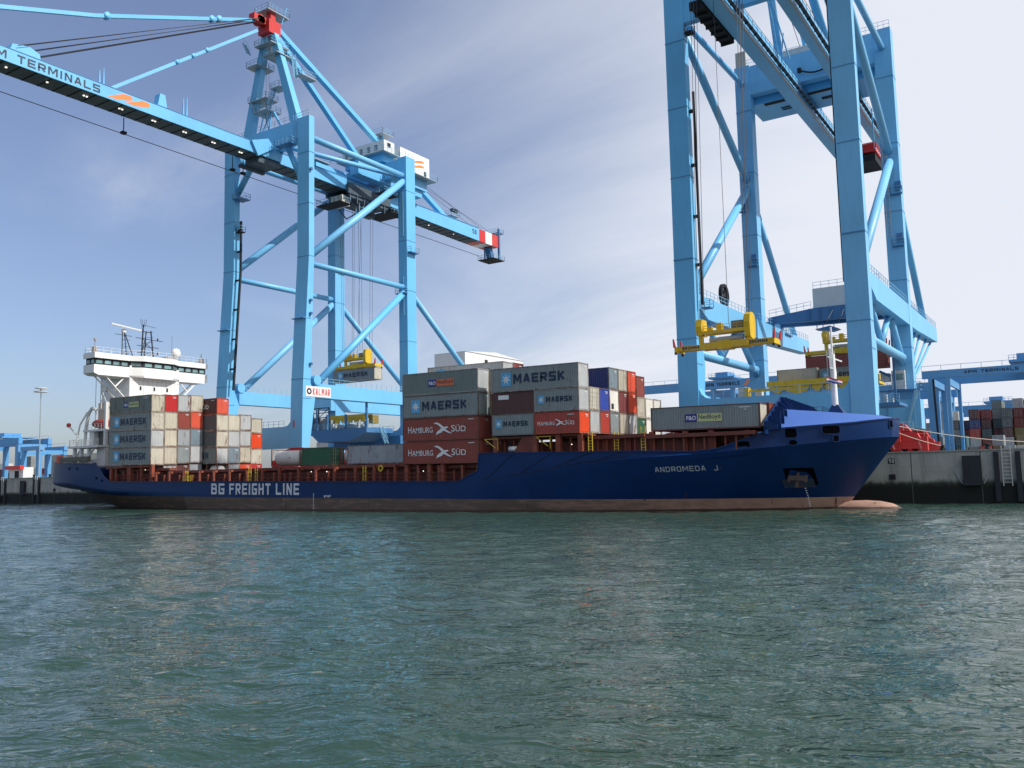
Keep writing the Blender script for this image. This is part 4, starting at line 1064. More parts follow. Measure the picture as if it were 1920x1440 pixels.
# ---- aft stack, rows 1-4 beside the camera side
GA = 'containers stacked in front of the wheelhouse'
AL = 11.55; ax = -137.9
def zt(x, base): return base
TA = ['bottom', 'second', 'third', 'top']
A = {  # row: tiers bottom..top (colour, extra)
 0: [('grey', dict(side='maersk', rust=0.5, lit_end='cream')), ('grey', dict(side='maersk', lit_end='light grey')), ('grey', dict(side='maersk', rust=0.3, lit_end='cream')), ('green grey', dict(side='nedlloyd', rust=0.95, lit_end='beige'))],
 1: [('beige', {}), ('cream', {}), ('cream', dict(rust=0.4)), ('bright red', dict(rust=0.05))],
 2: [('grey', {}), ('bay grey', {}), ('brick', dict(side=None)), ('light grey', {})],
 3: [('light grey', {}), ('blue grey', dict(rust=0.1)), ('orange red', dict(rust=0.05)), ('cream', dict(rust=0.9, door=False))]}
for r in range(4):
    for k, (c, ex) in enumerate(A[r]):
        z = 7.12+k*2.865+(0.13*r if k >= 0 else 0)
        nm = {'nedlloyd': 'rusty grey green container with a blue and yellow name panel, below the wheelhouse', 'maersk': 'grey container with star logo, %s tier on the camera side of the aft stack' % TA[k]}.get(ex.get('side')) or '%s container end in row %s, %s tier of the stack below the wheelhouse' % (c, ['one','two','three','four'][r], TA[k])
        ex = dict(ex); container(ax, 2.5*r, z, AL, 2.86, c, nm, GA, **ex)
for r, c in ((1, 'light grey'), (2, 'brown'), (3, 'bay grey')):
    container(ax-0.3, 2.5*r+0.1, 4.55+0.1*r, AL, 2.59, c, '%s container end below the aft stack, row %s, half hidden by the coaming' % (c, ['one','two','three','four'][r]), GA, rust=0.4 if c == 'light grey' else 0.1)
# rows 5-8, one bay further forward
GB = 'containers stacked in the far rows of the aft bay'
B2 = {
 0: [('green grey', dict(side='maersk', lit_end='light grey')), ('dark grey', dict(lit_end='cream')), ('dark grey', dict(lit_end='cream', rust=0.4)), ('brown', dict(side='hamburg', lit_end='orange red', rust=0.05))],
 1: [('blue grey', {}), ('light grey', {}), ('cream', dict(rust=0.4))],
 2: [('beige', dict(rust=0.9)), ('light grey', {}), ('light grey', {})],
 3: [('cream', {}), ('orange red', dict(rust=0.02)), ('beige', {})]}
bx0 = -123.2-L40+0.2
for r in range(4):
    for k, (c, ex) in enumerate(B2[r]):
        h = 2.80 if r < 3 else 2.70
        z = 7.20+k*h+0.1*r-(0.35 if r == 3 else 0)
        nm = '%s container end in far row %s, %s tier, beside the left crane' % (ex.get('lit_end', c), ['five','six','seven','eight'][r], TA[k])
        if ex.get('side') == 'hamburg': nm = 'dark red container with white lettering and sunlit orange end, alone on top of the far rows'
        container(bx0, 10.15+2.45*r, z, L40, h-0.03, c, nm, GB, **dict(ex))
for r, c in ((1, 'bay grey'), (2, 'orange red'), (3, 'bright red')):
    container(bx0, 10.15+2.45*r, 4.7, L40, 2.5, c, '%s container end at hatch level under far row %s' % (c, ['five','six','seven','eight'][r]), GB, rust=0.02)
def tank(x0, x1, y, z0, lab, full=True, r=1.1):
    t = thing('tank_container', lab, 'tank container', ((x0+x1)/2, y+1.2, z0), 'tank containers on the hatch covers', (0, TRIM, 0))
    h = (x1-x0)/2; mb = MB(); mb.lathe((0, 0, 1.2), [(0, -h+0.05), (0.45, -h+0.12), (0.9, -h+0.35), (r, -h+0.75), (r, h-0.75), (0.9, h-0.35), (0.45, h-0.12), (0, h-0.05)], 20, 'x')
    mb.build('tank_shell', mat('tank_white', (0.60,0.57,0.52), 0.45, var=0.1, streak=0.25, rust=0.1), t, True, True)
    f = MB()
    for sx in (-1, 1):
        for sy in (-1, 1): f.box(sx*h-0.07, sx*h+0.07, sy*1.15-0.07, sy*1.15+0.07, 0, 2.5)
        f.box(sx*h-0.05, sx*h+0.05, -1.08, 1.08, 0.0, 0.12).box(sx*h-0.05, sx*h+0.05, -1.08, 1.08, 2.4, 2.5)
    for sy in (-1, 1): f.box(-h+.07, h-.07, sy*1.15-0.05, sy*1.15+0.05, 0.0, 0.12)
    f.build('frame', mat('tank_frame', (0.16,0.07,0.05), 0.6), t, local=True)
    m_ = MB(); m_.box(0.6, 0.85, -r-0.015, -r+0.02, 1.1, 1.35); m_.build('hazard_plate', RED, t, local=True)
    return t
tank(-125.6, -122.9, 10.2, 4.75, 'white rounded tank end showing between the two blocks of the aft stack')
tank(-101.0, -95.1, 2.6, 6.2, 'white cylindrical tank container lying left of the green container')
tank(-88.6, -84.0, 4.2, 6.1, 'white tank container half hidden between the green and the long grey containers')
GC = 'single containers on the hatch covers amidships'
container(-94.9, 2.7, 6.15, L20, HS, 'green', 'dark green short container beside the white tank on the hatch cover', GC, door=True, rust=0.05)
container(-85.9, 2.7, 6.12, 13.0, HS, 'bay grey', 'long smooth grey container on the hatch cover against the red stack', GC, reefer=True, rust=0.25)
# red machine with ladder behind the tank
# ---- stack B
GD = 'containers in the tall stack with white gull emblems'
BX = -73.6
for k, (c, h, z, ex) in enumerate([('brick', HH, 5.84, dict(side='hamburg')), ('brick', HH, 8.74, dict(side='hamburg')), ('grey', HH, 11.64, dict(side='maersk')), ('green grey', HH, 14.54, dict(side='nedlloyd_orange', lit_end='light grey'))]):
    lab = ['lowest red container with white gull emblem in the tall stack left of the bow bulwark', 'red container with white gull emblem, second from the bottom of the tall stack', 'grey container with star logo resting on the two red gull containers', 'dark grey green container with blue and orange name panel on top of the tall stack'][k]
    container(BX, 0.0, z, 11.95, h-0.02, c, lab, GD, rust=0.12, **ex)
for r in (1, 2):
    for k in range(4):
        c = [['brown', 'dark red', 'beige', 'beige'], ['grey', 'brown', 'light grey', 'bay grey']][r-1][k]
        container(BX, 2.5*r, 5.9+k*2.9, L40, HH, c, '%s container hidden behind the tall gull stack, row %s, %s tier' % (c, ['two', 'three'][r-1], TA[k]), GD, simple=False)
for k in range(4):
    container(BX-0.2, 5.6+2.0, 5.95+k*2.55, L40, 2.54, ['grey','brown','beige','dark red'][k], '%s container low behind the tall gull stack in row four, %s tier' % (['grey','brown','beige','dark red'][k], TA[k]), GD)
container(BX-0.2, 5.5, 16.1, L40, HH-0.2, 'light grey', 'light grey container with star logo showing above the tall gull stack', GD, side='maersk')
container(BX-0.2, 8.0, 16.15, L40, HH-0.2, 'brick', 'brick red container end above and behind the tall gull stack', GD)
# ---- stack M
GM = 'containers on the raised forward hatch'
mx0 = -59.7
container(mx0, 0.0, 14.1-0.05, L40-0.2, HH, 'grey', 'long light grey container with large star logo on top of the forward stack', GM, side='maersk', rust=0.12, lit_end='light grey')
container(mx0, 0.0, 11.5-0.05, 5.95, HS-0.02, 'brown', 'dark brown short container with a white plate in the middle tier', GM, side='plate', rust=0.05)
container(mx0+6.0, 0.0, 11.48-0.05, 5.98, HS-0.02, 'grey', 'short grey container with star logo in the middle tier, right of the brown one', GM, side='maersk', rust=0.1, lit_end='light grey')
container(mx0, 0.0, 8.92-0.03, 5.95, HS-0.03, 'grey', 'short grey container with star logo at the left end of the bottom tier', GM, side='maersk', rust=0.1)
container(mx0+6.0, 0.0, 8.86-0.03, 5.98, HS-0.03, 'red', 'short red container with white gull emblem in the bottom tier of the forward stack', GM, side='hamburg', rust=0.3, lit_end='orange red')
MT = [  # rows 2..9 : (tier1, tier2, tier3)
 [('light grey', {}), ('cream', dict(door=True, rust=0.3)), None],
 [('red', dict(rust=0.5)), ('blue', dict(rust=0.02)), None],
 [('grey', dict(rust=0.5)), ('white', dict(reefer=True, rust=0)), ('navy', dict(lit_end='blue grey', rust=0.5))],
 [('beige', dict(rust=0.6)), ('dark red', dict(rust=0.05)), ('beige', {})],
 [('light grey', dict(rust=0.5)), ('orange red', dict(rust=0.02)), ('orange red', dict(rust=0.02))],
 [('green', dict(rust=0.1)), ('beige', dict(rust=0.4)), ('brick', dict(rust=0.1))],
 [('white', dict(rust=0.4)), ('white', dict(rust=0.5)), None],
 [('white', dict(rust=0.4)), ('white', dict(rust=0.4)), None]]
for r, tiers in enumerate(MT):
    for k, it in enumerate(tiers):
        if not it: continue
        c, ex = it; low = -0.45 if r == 5 else 0.0
        if r >= 5: low = -0.42
        z = 8.88+k*2.72+low+0.05
        lab = '%s container end, row %s, %s tier of the forward block' % (ex.get('lit_end', c), ['two','three','four','five','six','seven','eight','nine'][r], ['bottom', 'middle', 'top'][k])
        if c == 'navy': lab = 'navy blue container with scuffed sunlit end, long side visible on top behind the star container'
        container(-47.75-L40, 2.62+2.56*r, z, L40, 2.68, c, lab, GM, **dict(ex))
# ---- box beside the breakwater
GP = 'containers behind the breakwater'
container(-40.2, 2.6, 8.63, L40, 2.60, 'grey', 'grey container with blue and yellow name panel just behind the bow breakwater', GP, side='nedlloyd', rust=0.2, frame=mat('frame_red_brown', (0.12,0.035,0.03), 0.6, var=0.2), lit_end='cream')
for r, c in enumerate(['brick', 'grey', 'brown', 'beige']):
    container(-40.0, 5.2+2.5*r, 8.66, L40, 2.72 if r == 0 else 2.59, c, '%s container behind the name panel container by the breakwater, row %s' % (c, ['two','three','four','five'][r]), GP)

# ================================================================ QUAY CRANES
def leg_prism(pts_front, pts_back, x0, x1):
    return MB().prism(list(pts_front)+list(reversed(pts_back)), 'x', x0, x1)
def bogies(t, xc, y, g=1.0):
    """travelling gear under one corner"""
    b = MB(); b.prism([(xc-5.2*g, 8.5), (xc+5.2*g, 8.5), (xc+4.6*g, 9.3), (xc+1.6*g, 9.98), (xc-1.6*g, 9.98), (xc-4.6*g, 9.3)], 'y', y-0.75, y+0.75)
    eq = b.build('bogie_beam', RED, t)
    for s in (-1, 1):
        c = xc+s*3.4*g
        m = MB(); m.prism([(c-2.9*g, 7.3), (c+2.9*g, 7.3), (c+2.5*g, 8.2), (c+0.7, 8.65), (c-0.7, 8.65), (c-2.5*g, 8.2)], 'y', y-0.55, y+0.55)
        for k in (-1, 1):
            cx = c+k*1.5*g; m.prism([(cx-1.25*g, 6.35), (cx+1.25*g, 6.35), (cx+1.0, 7.29), (cx-1.0, 7.29)], 'y', y-0.48, y+0.48)
        m.build('bogie_frame', RED, eq)
        for k in (-1, 1):
            for w_ in (-0.6*g, 0.6*g):
                cx = c+k*1.5*g+w_; w2 = MB(); w2.lathe((cx, y, 6.46), [(0, -0.2), (0.42, -0.2), (0.42, 0.2), (0, 0.2)], 14, 'y'); w2.build('wheel', DARK, eq, True)
        MB().box(xc+s*6.6*g-0.35, xc+s*6.6*g+0.35, y-0.35, y+0.35, 6.1, 7.8).build('buffer', RED, eq)
        MB().box(c-0.7, c+0.7, y-1.4, y-0.58, 7.2, 8.6).build('motor', mat('motor_red', (0.42,0.04,0.03), 0.5), eq)
        MB().rail([(xc+s*1.2, y-1.1, 8.6), (xc+s*5.6*g, y-1.1, 8.6)], 1.0, 0.9, 0.03, 1).build('railing', LADDER, eq)
    return eq
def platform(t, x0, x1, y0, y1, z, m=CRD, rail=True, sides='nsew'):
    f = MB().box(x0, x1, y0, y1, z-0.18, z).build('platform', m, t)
    if rail:
        c = {'s': ((x0,y0),(x1,y0)), 'n': ((x0,y1),(x1,y1)), 'w': ((x0,y0),(x0,y1)), 'e': ((x1,y0),(x1,y1))}
        r = MB()
        for k in sides: a, b = c[k]; r.rail([(a[0],a[1],z),(b[0],b[1],z)], 1.1, 1.1, 0.035, 1)
        r.build('railing', RAILB, f)
    return f
def stair(t, p, q, w=0.9, m=RAILB):
    p, q = Vector(p), Vector(q); d = q-p; side = Vector((-d.y, d.x, 0)); side = side.normalized()*w/2 if side.length > 0 else Vector((w/2,0,0))
    b = MB(); b.beam(p-side, q-side, 0.08, 0.3).beam(p+side, q+side, 0.08, 0.3)
    k = max(3, int(abs(d.z)/0.28))
    for i in range(1, k): c = p.lerp(q, i/k); b.beam(c-side, c+side, 0.28, 0.05)
    for s in (-1, 1): b.beam(p+side*s+Vector((0,0,1)), q+side*s+Vector((0,0,1)), 0.06, 0.06)
    return b.build('stair', m, t)
def crane_base(name, label, xl, xr, sea, land, wx_sea, wy_sea, wx_land, wy_land, ztop_sea, ztop_land, lean):
    """xl, xr: outer (+X) faces of the left / right legs"""
    t = thing(name, label, 'quay crane', ((xl+xr)/2-1.3, (sea+land)/2, QZ), 'ship to shore cranes on the quay')
    for xf in (xl, xr):
        zs = [ztop_sea, 46, 22.0, 19.2, 10.0]
        fr = [(sea, zs[0]), (sea, zs[1]), (sea-lean, zs[2]), (sea-lean-0.1, zs[3]), (sea-lean-0.3, zs[4])]
        bk = [(sea+wy_sea, zs[0]), (sea+wy_sea, zs[1]), (sea-lean+wy_sea+0.5, zs[2]), (sea-lean+3.0, zs[3]), (sea-lean+1.6, zs[4])]
        lg = leg_prism(fr, bk, xf-wx_sea, xf).build('sea_leg', CR, t)
        tr = MB()
        for z in (22.6, 34.0, 46.0, 56.2, 66.2, 19.0): tr.box(xf-wx_sea-0.04, xf+0.04, sea-(lean if z < 40 else 0)-0.05, sea-(lean if z < 40 else 0)+wy_sea+(0.5 if z < 40 else 0)+0.04, z, z+0.14).cut()
        tr.build_each('flange', SEAMB, lg)
        lg2 = MB().box(xf-wx_land, xf, land, land+wy_land, 10.0, ztop_land).build('land_leg', CR, t)
        tr = MB()
        for z in (22.4, 33.0, 44.0, 55.0, 66.0): tr.box(xf-wx_land-0.04, xf+0.04, land-0.05, land+wy_land+0.04, z, z+0.14).cut()
        tr.build_each('flange', SEAMB, lg2)
        bogies(t, xf-wx_sea/2, sea-lean+0.6); bogies(t, xf-wx_land/2-0.8, land+1.2, 0.7)
    # sill beams with rounded knees
    for y, wy, zt_, zb_, wx in ((sea-lean, 1.7, 14.0, 10.0, wx_sea), (land+0.2, 1.8, 14.0, 10.4, wx_land)):
        a, b = xl+0.003, xr-wx-0.003
        pts = [(a, zb_), (b, zb_), (b, zt_+1.6), (b-0.35, zt_+0.75), (b-1.0, zt_+0.2), (b-1.9, zt_), (a+1.9, zt_), (a+1.0, zt_+0.2), (a+0.35, zt_+0.75), (a, zt_+1.6)]
        MB().prism(pts, 'y', y+0.05, y+wy).build('sill_beam', CR, t)
        sl = MB(); sl.rail([(a+2, y+0.1, zt_), (b-2, y+0.1, zt_)], 1.1, 1.4, 0.035, 1); sl.build('railing', RAILB, t)
    return t
def ropes(t, lst, r=0.05, name='hoist_rope'):
    b = MB()
    for p, q_ in lst: b.tube(p, q_, r, 4).cut()
    return b.build_each(name, ROPE, t)

# ---------------------------------------------------------------- crane A (left)
XL, XR, SEA, LAND = -140.9, -119.7, 28.0, 56.5
c1 = crane_base('container_crane', 'tall light blue container crane on the left, its lettered boom reaching over the ship', XL, XR, SEA, LAND, 3.1, 1.35, 2.3, 3.0, 73.4, 73.8, 1.4)
for xf in (XL, XR):
    pb = MB().box(xf-2.0, xf-0.03, SEA+1.7, 88.0, 19.3, 21.95).build('portal_beam', CR, c1)
    r_ = MB(); r_.rail([(xf-0.15, SEA+2.0, 21.95), (xf-0.15, 87.9, 21.95)], 1.1, 1.5, 0.035, 1); r_.build('railing', RAILB, pb)
    xc = xf-1.0
    for p, q_, r in (((xc, 29.3, 69.5), (xc, LAND+.1, 69.5), 0.62), ((xc, 29.3, 46.4), (xc, LAND+.1, 68.2), 0.72), ((xc, 29.3, 44.8), (xc, LAND+.1, 44.8), 0.56),
                     ((xc, 29.6, 20.9), (xc, LAND+.1, 43.6), 0.70), ((xc, LAND+2.8, 43.6), (xc, 87.3, 21.9), 0.62)):
        MB().tube(p, q_, r, 16).build('brace', CR, c1, True)
    MB().tube((xc-1.1, 30.1, 22.6), (xc+1.15, 30.1, 22.6), 0.95, 18).build('brace_hub', CR, c1)
cb = MB(); a, b = XL+0.003, XR-3.103
cb.prism([(a, 70.6), (a+2.5, 69.4), (a+6.0, 68.55), (b-5.0, 68.55), (b-2.0, 69.2), (b, 68.9), (b, 73.2), (a, 73.2)], 'y', SEA+0.1, SEA+2.0)
cbo = cb.build('crossbeam', CR, c1)
MB().box(a, XR-2.303, LAND+0.3, LAND+2.6, 69.8, 73.6).build('crossbeam', CR, c1)
for s, xe in ((-1, XL+0.1), (1, XR-3.2)):
    MB().tube((-131.0+s*4.6, SEA+1.0, 68.7), (xe, SEA+0.8, 62.2), 0.62, 14).build('knee_brace', CR, c1, True)
    MB().tube((-131.0+s*1.5, SEA+2.0, 70.2), (xe+s*0.3, LAND+0.4, 70.0), 0.5, 12).build('plan_brace', CR, c1, True)
platform(c1, -127.4, -122.9, SEA-1.6, SEA-0.05, 68.4); platform(c1, XL+0.02, XL+2.4, SEA-0.6, SEA+2.0, 60.8)
platform(c1, XR-2.6, XR+0.1, LAND-0.9, LAND-0.02, 43.5, sides='sew'); platform(c1, XR-0.1, XR+1.0, LAND+0.2, LAND+2.9, 52.5, sides='sen')
rl = MB(); rl.rail([(XL+0.5, SEA+0.2, 73.2), (XR-0.2, SEA+0.2, 73.45)], 1.1, 1.3, 0.035, 1); rl.build('railing', RAILB, cbo)
rl = MB(); rl.rail([(XR-2.2, LAND+0.1, 73.8), (XR-0.1, LAND+0.1, 73.8), (XR-0.1, LAND+2.9, 73.8)], 1.0, 0.8, 0.03, 1); rl.build('railing', RAILB, c1)
for (x, y, z0, z1) in ((XR-1.1, LAND-0.25, 56, 66), (XR-1.1, LAND-0.25, 38.6, 47.0), (-123.4, SEA-0.2, 68.6, 74.2)):
    MB().ladder((x, y, z0), (x, y, z1), 0.7, 0.045, 0.5).build('ladder', RAILB, c1)
# boom
BA, BB = -133.6, -129.0
bm1 = MB().box(BA, BB, -52, 29.2, 66.45, 68.5).build('boom', CR, c1)
bm2 = MB().prism([(29.25, 66.1), (97.0, 65.0), (97.0, 68.2), (29.25, 68.4)], 'x', BA, BB).build('boom', CR, c1)
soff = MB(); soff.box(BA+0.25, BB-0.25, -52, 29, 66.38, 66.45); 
soff.build('boom_soffit', mat('soffit_shade', (0.07,0.10,0.12), 0.7, var=0.15, vscale=1.0), bm1)  # dark sheet under the boom, the underside shade put into its colour
soff = MB(); soff.prism([(29.4, 66.02), (96.9, 64.93), (96.9, 64.99), (29.4, 66.08)], 'x', BA+0.25, BB-0.25); soff.build('boom_soffit', MATS['soffit_shade'], bm2)
rb_ = MB()
for k in range(33): y = -50+k*2.4; rb_.box(BA+0.2, BB-0.2, y, y+0.12, 66.3, 66.42).cut()
for k in range(27): y = 31+k*2.4; zz = 66.02-(y-29.4)*0.0161; rb_.box(BA+0.2, BB-0.2, y, y+0.12, zz-0.08, zz+0.03).cut()
rb_.build_each('soffit_rib', DARK, bm1)
top = MB(); top.box(BB-0.06, BB+0.05, -52, 29.2, 68.5, 68.62).box(BB-0.06, BB+0.05, 29.3, 96.8, 68.25, 68.5); top.build('top_flange', CRD, bm1)
lm = MB()
for k in range(10):
    y = -22.5+k*6.2
    for d in ((0,) if k < 2 else (-0.25, 0.25)): lm.lathe((-130.6, y+d, 66.22), [(0, -0.12), (0.17, -0.05), (0.17, 0.05), (0, 0.1)], 8).cut()
for y in (78, 88): lm.lathe((-130.6, y, 65.1), [(0, -0.12), (0.2, 0), (0, 0.1)], 8).cut()
lm.build_each('flood_light', LAMPM, bm1)
for i, (y0, y1, m_) in enumerate(((97.0, 99.9, RED), (99.9, 102.9, WHITE), (102.9, 106.0, RED))):
    MB().box(BA, BB, y0+0.002, y1-0.002, 65.0, 68.15).build('striped_end', m_, c1)
b = MB(); block_text(b, 'APM TERMINALS', (BB+0.012, -27.9, 66.80), Y_, Z_, 19.3, 1.28, 0.22, 0.28); b.build('lettering', NAVY, bm1)
for (y0) in (-7.2, -3.9):
    b = MB(); b.add([(BB+0.012, y0, 66.8), (BB+0.012, y0+2.6, 66.8), (BB+0.012, y0+3.9, 67.5), (BB+0.012, y0+3.9, 68.2), (BB+0.012, y0+3.0, 68.2)], [(0,1,2,3,4)]) if False else b.add([(BB+0.012, y0-0.2, 66.85), (BB+0.012, y0+1.6, 66.85), (BB+0.012, y0+4.3, 67.55), (BB+0.012, y0+4.3, 68.25), (BB+0.012, y0+2.9, 68.25)], [(0,1,2,3,4)])
    b.build('orange_stripe', ORANGE, bm1)
b = MB(); block_text(b, '58', (BB+0.012, 94.0, 66.4), Y_, Z_, 1.8, 1.2, 0.18); b.build('lettering', NAVY, bm2)
pz = MB()
for (y, z1) in ((-7.9, 71.4), (-7.2, 72.0), (8.0, 72.3), (8.7, 72.6)): pz.beam((-130.4, y, 68.5), (-130.4, y, z1), 0.3, 0.3, 0.1, 0.1).cut()
pz.build_each('boom_post', CR, bm1); MB().add([(-131.2, 2.4, 68.5), (-129.8, 2.4, 68.5), (-129.8, 4.4, 68.5), (-131.2, 4.4, 68.5), (-131.2, 2.9, 71.2), (-129.8, 2.9, 71.2), (-129.8, 3.9, 71.2), (-131.2, 3.9, 71.2)], [(0,3,2,1),(4,5,6,7),(0,1,5,4),(1,2,6,5),(2,3,7,6),(3,0,4,7)]).build('stay_lug', CR, bm1)
hg = MB(); hg.box(BA+0.4, BB-0.4, 24.2, 29.2, 65.2, 66.3).box(BA-0.2, BA+0.5, 23, 29, 64.6, 65.2); hg.build('hinge_gear', GEAR, c1)
hk = MB(); hk.add([(BB+0.02, 21.8, 68.5), (BB+0.5, 21.8, 68.5), (BB+0.5, 23.4, 65.9), (BB+0.02, 23.4, 65.9), (BB+0.02, 25.8, 70.0), (BB+0.5, 25.8, 70.0), (BB+0.5, 27.4, 68.5), (BB+0.02, 27.4, 68.5)], [(0,3,2,1),(4,5,6,7),(0,1,5,4),(1,2,6,5),(2,3,7,6),(3,0,4,7)]); hk.build('hinge_plate', CR, c1)
ropes(c1, [((-134.2, -52, 63.95), (-134.2, 104, 63.2))], 0.07, 'festoon_line')
fe = MB()
for y in (-1.0, 22.0, 24.5, 76.0): fe.beam((-134.2, y, 66.6), (-134.2, y, 63.9), 0.12, 0.12).box(-134.6, -133.8, y-0.4, y+0.4, 63.7, 64.1).cut()
fe.build_each('festoon_hanger', DARK, c1)
# end platform
platform(c1, BA-0.3, BB+0.3, 103.2, 108.4, 61.8, DARK); eb = MB(); eb.beam((-131, 104, 65), (-131, 105, 62), 1.6, 1.2).beam((BB, 106.2, 62), (BB, 106.2, 70.2), 0.5, 0.5).beam((BA, 106.2, 62), (BA, 106.2, 70.2), 0.4, 0.4); eb.build('end_frame', CRD, c1)
platform(c1, BA, BB, 106.1, 108.6, 69.4, CRD); rl = MB(); rl.rail([(BB, 98, 68.2), (BB, 106, 68.2)], 1.1, 1.3, 0.03, 1); rl.build('railing', RAILB, c1)
# A-frame
AP = Vector((-131.0, 28.4, 93.0))
MB().beam((-137.6, 28.9, 73.2), (-132.3, 28.4, 92.5), 2.0, 1.5, 1.3, 1.2, upv=(0,1,0)).build('mast_leg', CR, c1)
MB().beam((-123.9, 28.9, 73.2), (-129.9, 28.4, 92.5), 2.0, 1.5, 1.3, 1.2, upv=(0,1,0)).build('mast_leg', CR, c1)
ah = MB(); ah.box(-132.6, -129.4, 26.6, 29.6, 92.5, 95.2).box(-131.8, -130.2, 23.6, 26.6, 94.0, 95.4).box(-130.9, -129.6, 27.2, 28.4, 95.2, 97.6); ah.build('mast_head', RED, c1)
sh = MB()
for x in (-131.8, -130.4): sh.lathe((x, 25.4, 94.7), [(0, -0.2), (0.95, -0.2), (0.95, 0.2), (0, 0.2)], 16, 'x').cut()
sh.build_each('sheave', mat('sheave_red', (0.40,0.05,0.04), 0.5), c1, True)
platform(c1, -132.9, -129.0, 26.0, 31.5, 97.0, STEEL); platform(c1, -133.4, -128.6, 26.4, 31.2, 90.3, STEEL); platform(c1, -135.8, -132.4, 26.4, 30.6, 86.6, STEEL); platform(c1, -131.6, -127.4, 26.8, 31, 88.0, STEEL)
platform(c1, -136.4, -131.2, 27.4, 30.6, 79.8, STEEL); platform(c1, -134.8, -130.6, 27.2, 30.8, 77.2, STEEL); platform(c1, -130.2, -127.6, 27.6, 29.8, 81.2, STEEL); platform(c1, -125.6, -123.8, 30, 34, 83.6, STEEL)
stair(c1, (-131.6, 28.2, 77.2), (-129.6, 28.2, 81.2)); stair(c1, (-135.8, 28, 79.8), (-134.4, 28, 77.2)); stair(c1, (-126.5, 31, 83.6), (-127.2, 31, 88)); stair(c1, (-136.0, 26, 91.5), (-134.8, 26.2, 89));
stt = MB(); stt.beam((-134.6, 28.9, 73.2), (-133.4, 28.9, 77.1), 0.2, 0.2).beam((-131.8, 28.9, 73.2), (-133.0, 28.9, 77.1), 0.2, 0.2).beam((-131.8, 28.9, 73.2), (-131.2, 28.9, 77.1), 0.2, 0.2).beam((-134, 28.9, 73.2), (-131.2, 28.9, 77.1), 0.2, 0.2).beam((-128.2, 28.9, 73.2), (-130.6, 28.9, 77.1), 0.35, 0.35).beam((-129.2, 29.6, 95), (-129.2, 31.0, 99.2), 0.12, 0.12); stt.build('platform_strut', CR, c1)
MB().beam((-131, 29.4, 95.0), (-131, 85.8, 68.4), 1.15, 1.0).build('back_stay', CR, c1)
MB().beam((-130.0, 29.4, 92.2), (-130.6, 56.9, 71.6), 1.1, 0.9).build('back_stay', CR, c1)
platform(c1, -133, -129, 59.6, 63.2, 82.4, STEEL); sb = MB()
for dx, dy in ((-0.9, -1.2), (0.9, 1.0), (0, 2.5)): sb.beam((-131+dx*0.3, 61.2, 82.2), (-131+dx, 61.2+dy, 77.5), 0.35, 0.35).cut()
sb.build_each('stay_prop', CR, c1); platform(c1, -131.5, -129.5, 86.0, 89.2, 69.6, STEEL)
MB().box(-130.4, -129.6, 86.4, 88.8, 70.6, 71.3).build('floodlight_bank', DARK, c1)
for (p, q_) in (((-131, 24.8, 94.4), (-131, -8.5, 80.6)), ((-131, -8.5, 80.6), (-131, -42, 68.9))): MB().beam(p, q_, 0.55, 0.62).build('fore_stay', CR, c1)
MB().beam((-131, 25.0, 92.4), (-131, -6.3, 68.7), 0.5, 0.55).build('fore_stay', CR, c1)
pins = MB()
for y, z, r in ((15.8, 90.7, 0.62), (14.2, 90.0, 0.62), (-6.6, 81.4, 0.6), (13.2, 83.5, 0.42), (10.2, 81.2, 0.42), (6.9, 78.7, 0.42)): pins.lathe((-131, y, z), [(0, -0.42), (r, -0.42), (r, 0.42), (0, 0.42)], 14, 'x').cut()
pins.build_each('stay_pin', CR, c1, True)
ropes(c1, [((-131.9+0.45*i, 24.5, 94.6-0.15*(i % 3)), (-131.9+0.45*i, -18.9-0.5*i, 70.4-0.3*(i % 3))) for i in range(6)]+[((-131.6+0.4*i, 24.6, 94.0), (-131.6+0.4*i, -18, 69.6)) for i in range(4)], 0.055, 'boom_hoist_rope')
MB().prism([(-22.5, 68.5), (-17.6, 68.5), (-17.9, 69.9), (-19.5, 70.5), (-22.0, 70.0)], 'x', -132.3, -130.0).build('sheave_block', CR, c1)
ropes(c1, [((-130.2, 100+0, 69.0), (-130.2, 66, 77.0)), ((-131.8, 100, 69.0), (-131.8, 66, 77.0)), ((-131, 104, 69.6), (-131, 70, 75.6))], 0.05, 'guy_rope')
ropes(c1, [((-132.4, 28.6, 88), (-132.4, 28.6, 73.4)), ((-131.6, 28.6, 87), (-131.6, 28.6, 73.4))], 0.04, 'inspection_rope')
# machinery houses
h1 = MB().box(-137.4, -125.0, 55.4, 58.9, 75.6, 78.45).build('machinery_house', WHITEG, c1)
hw = MB()
for k in range(5): x = -136.6+k*2.2; hw.box(x, x+0.9, 55.36, 55.4-0.004, 76.3, 77.6).cut()
hw.build_each('house_window', mat('window_grey', (0.16,0.17,0.18), 0.3), h1)
MB().box(-124.996, -124.95, 56.5, 57.6, 77.0, 78.0).build('vent', DARK, h1)
platform(c1, -138.2, -124.0, 54.2, 59.4, 75.5, STEEL); MB().box(-136.8, -125.6, 55.6, 59.2, 73.7, 75.3).build('house_base', CR, c1)
h2 = MB().box(-137.5, -124.9, 60.8, 71.2, 73.2, 78.35).build('machinery_house', WHITE, c1)
for z in (76.0, 74.9):
    b = MB(); b.add([(-124.88, 64.2, z), (-124.88, 67.0, z), (-124.88, 69.0, z+1.15), (-124.88, 69.0, z+1.55), (-124.88, 68.2, z+1.55)], [(0,1,2,3,4)]) if False else b.add([(-124.88, 63.8, z-0.1), (-124.88, 65.2, z-0.1), (-124.88, 69.2, z+0.75), (-124.88, 69.2, z+1.15), (-124.88, 68.0, z+1.15)], [(0,1,2,3,4)]); b.build('orange_stripe', ORANGE, h2)
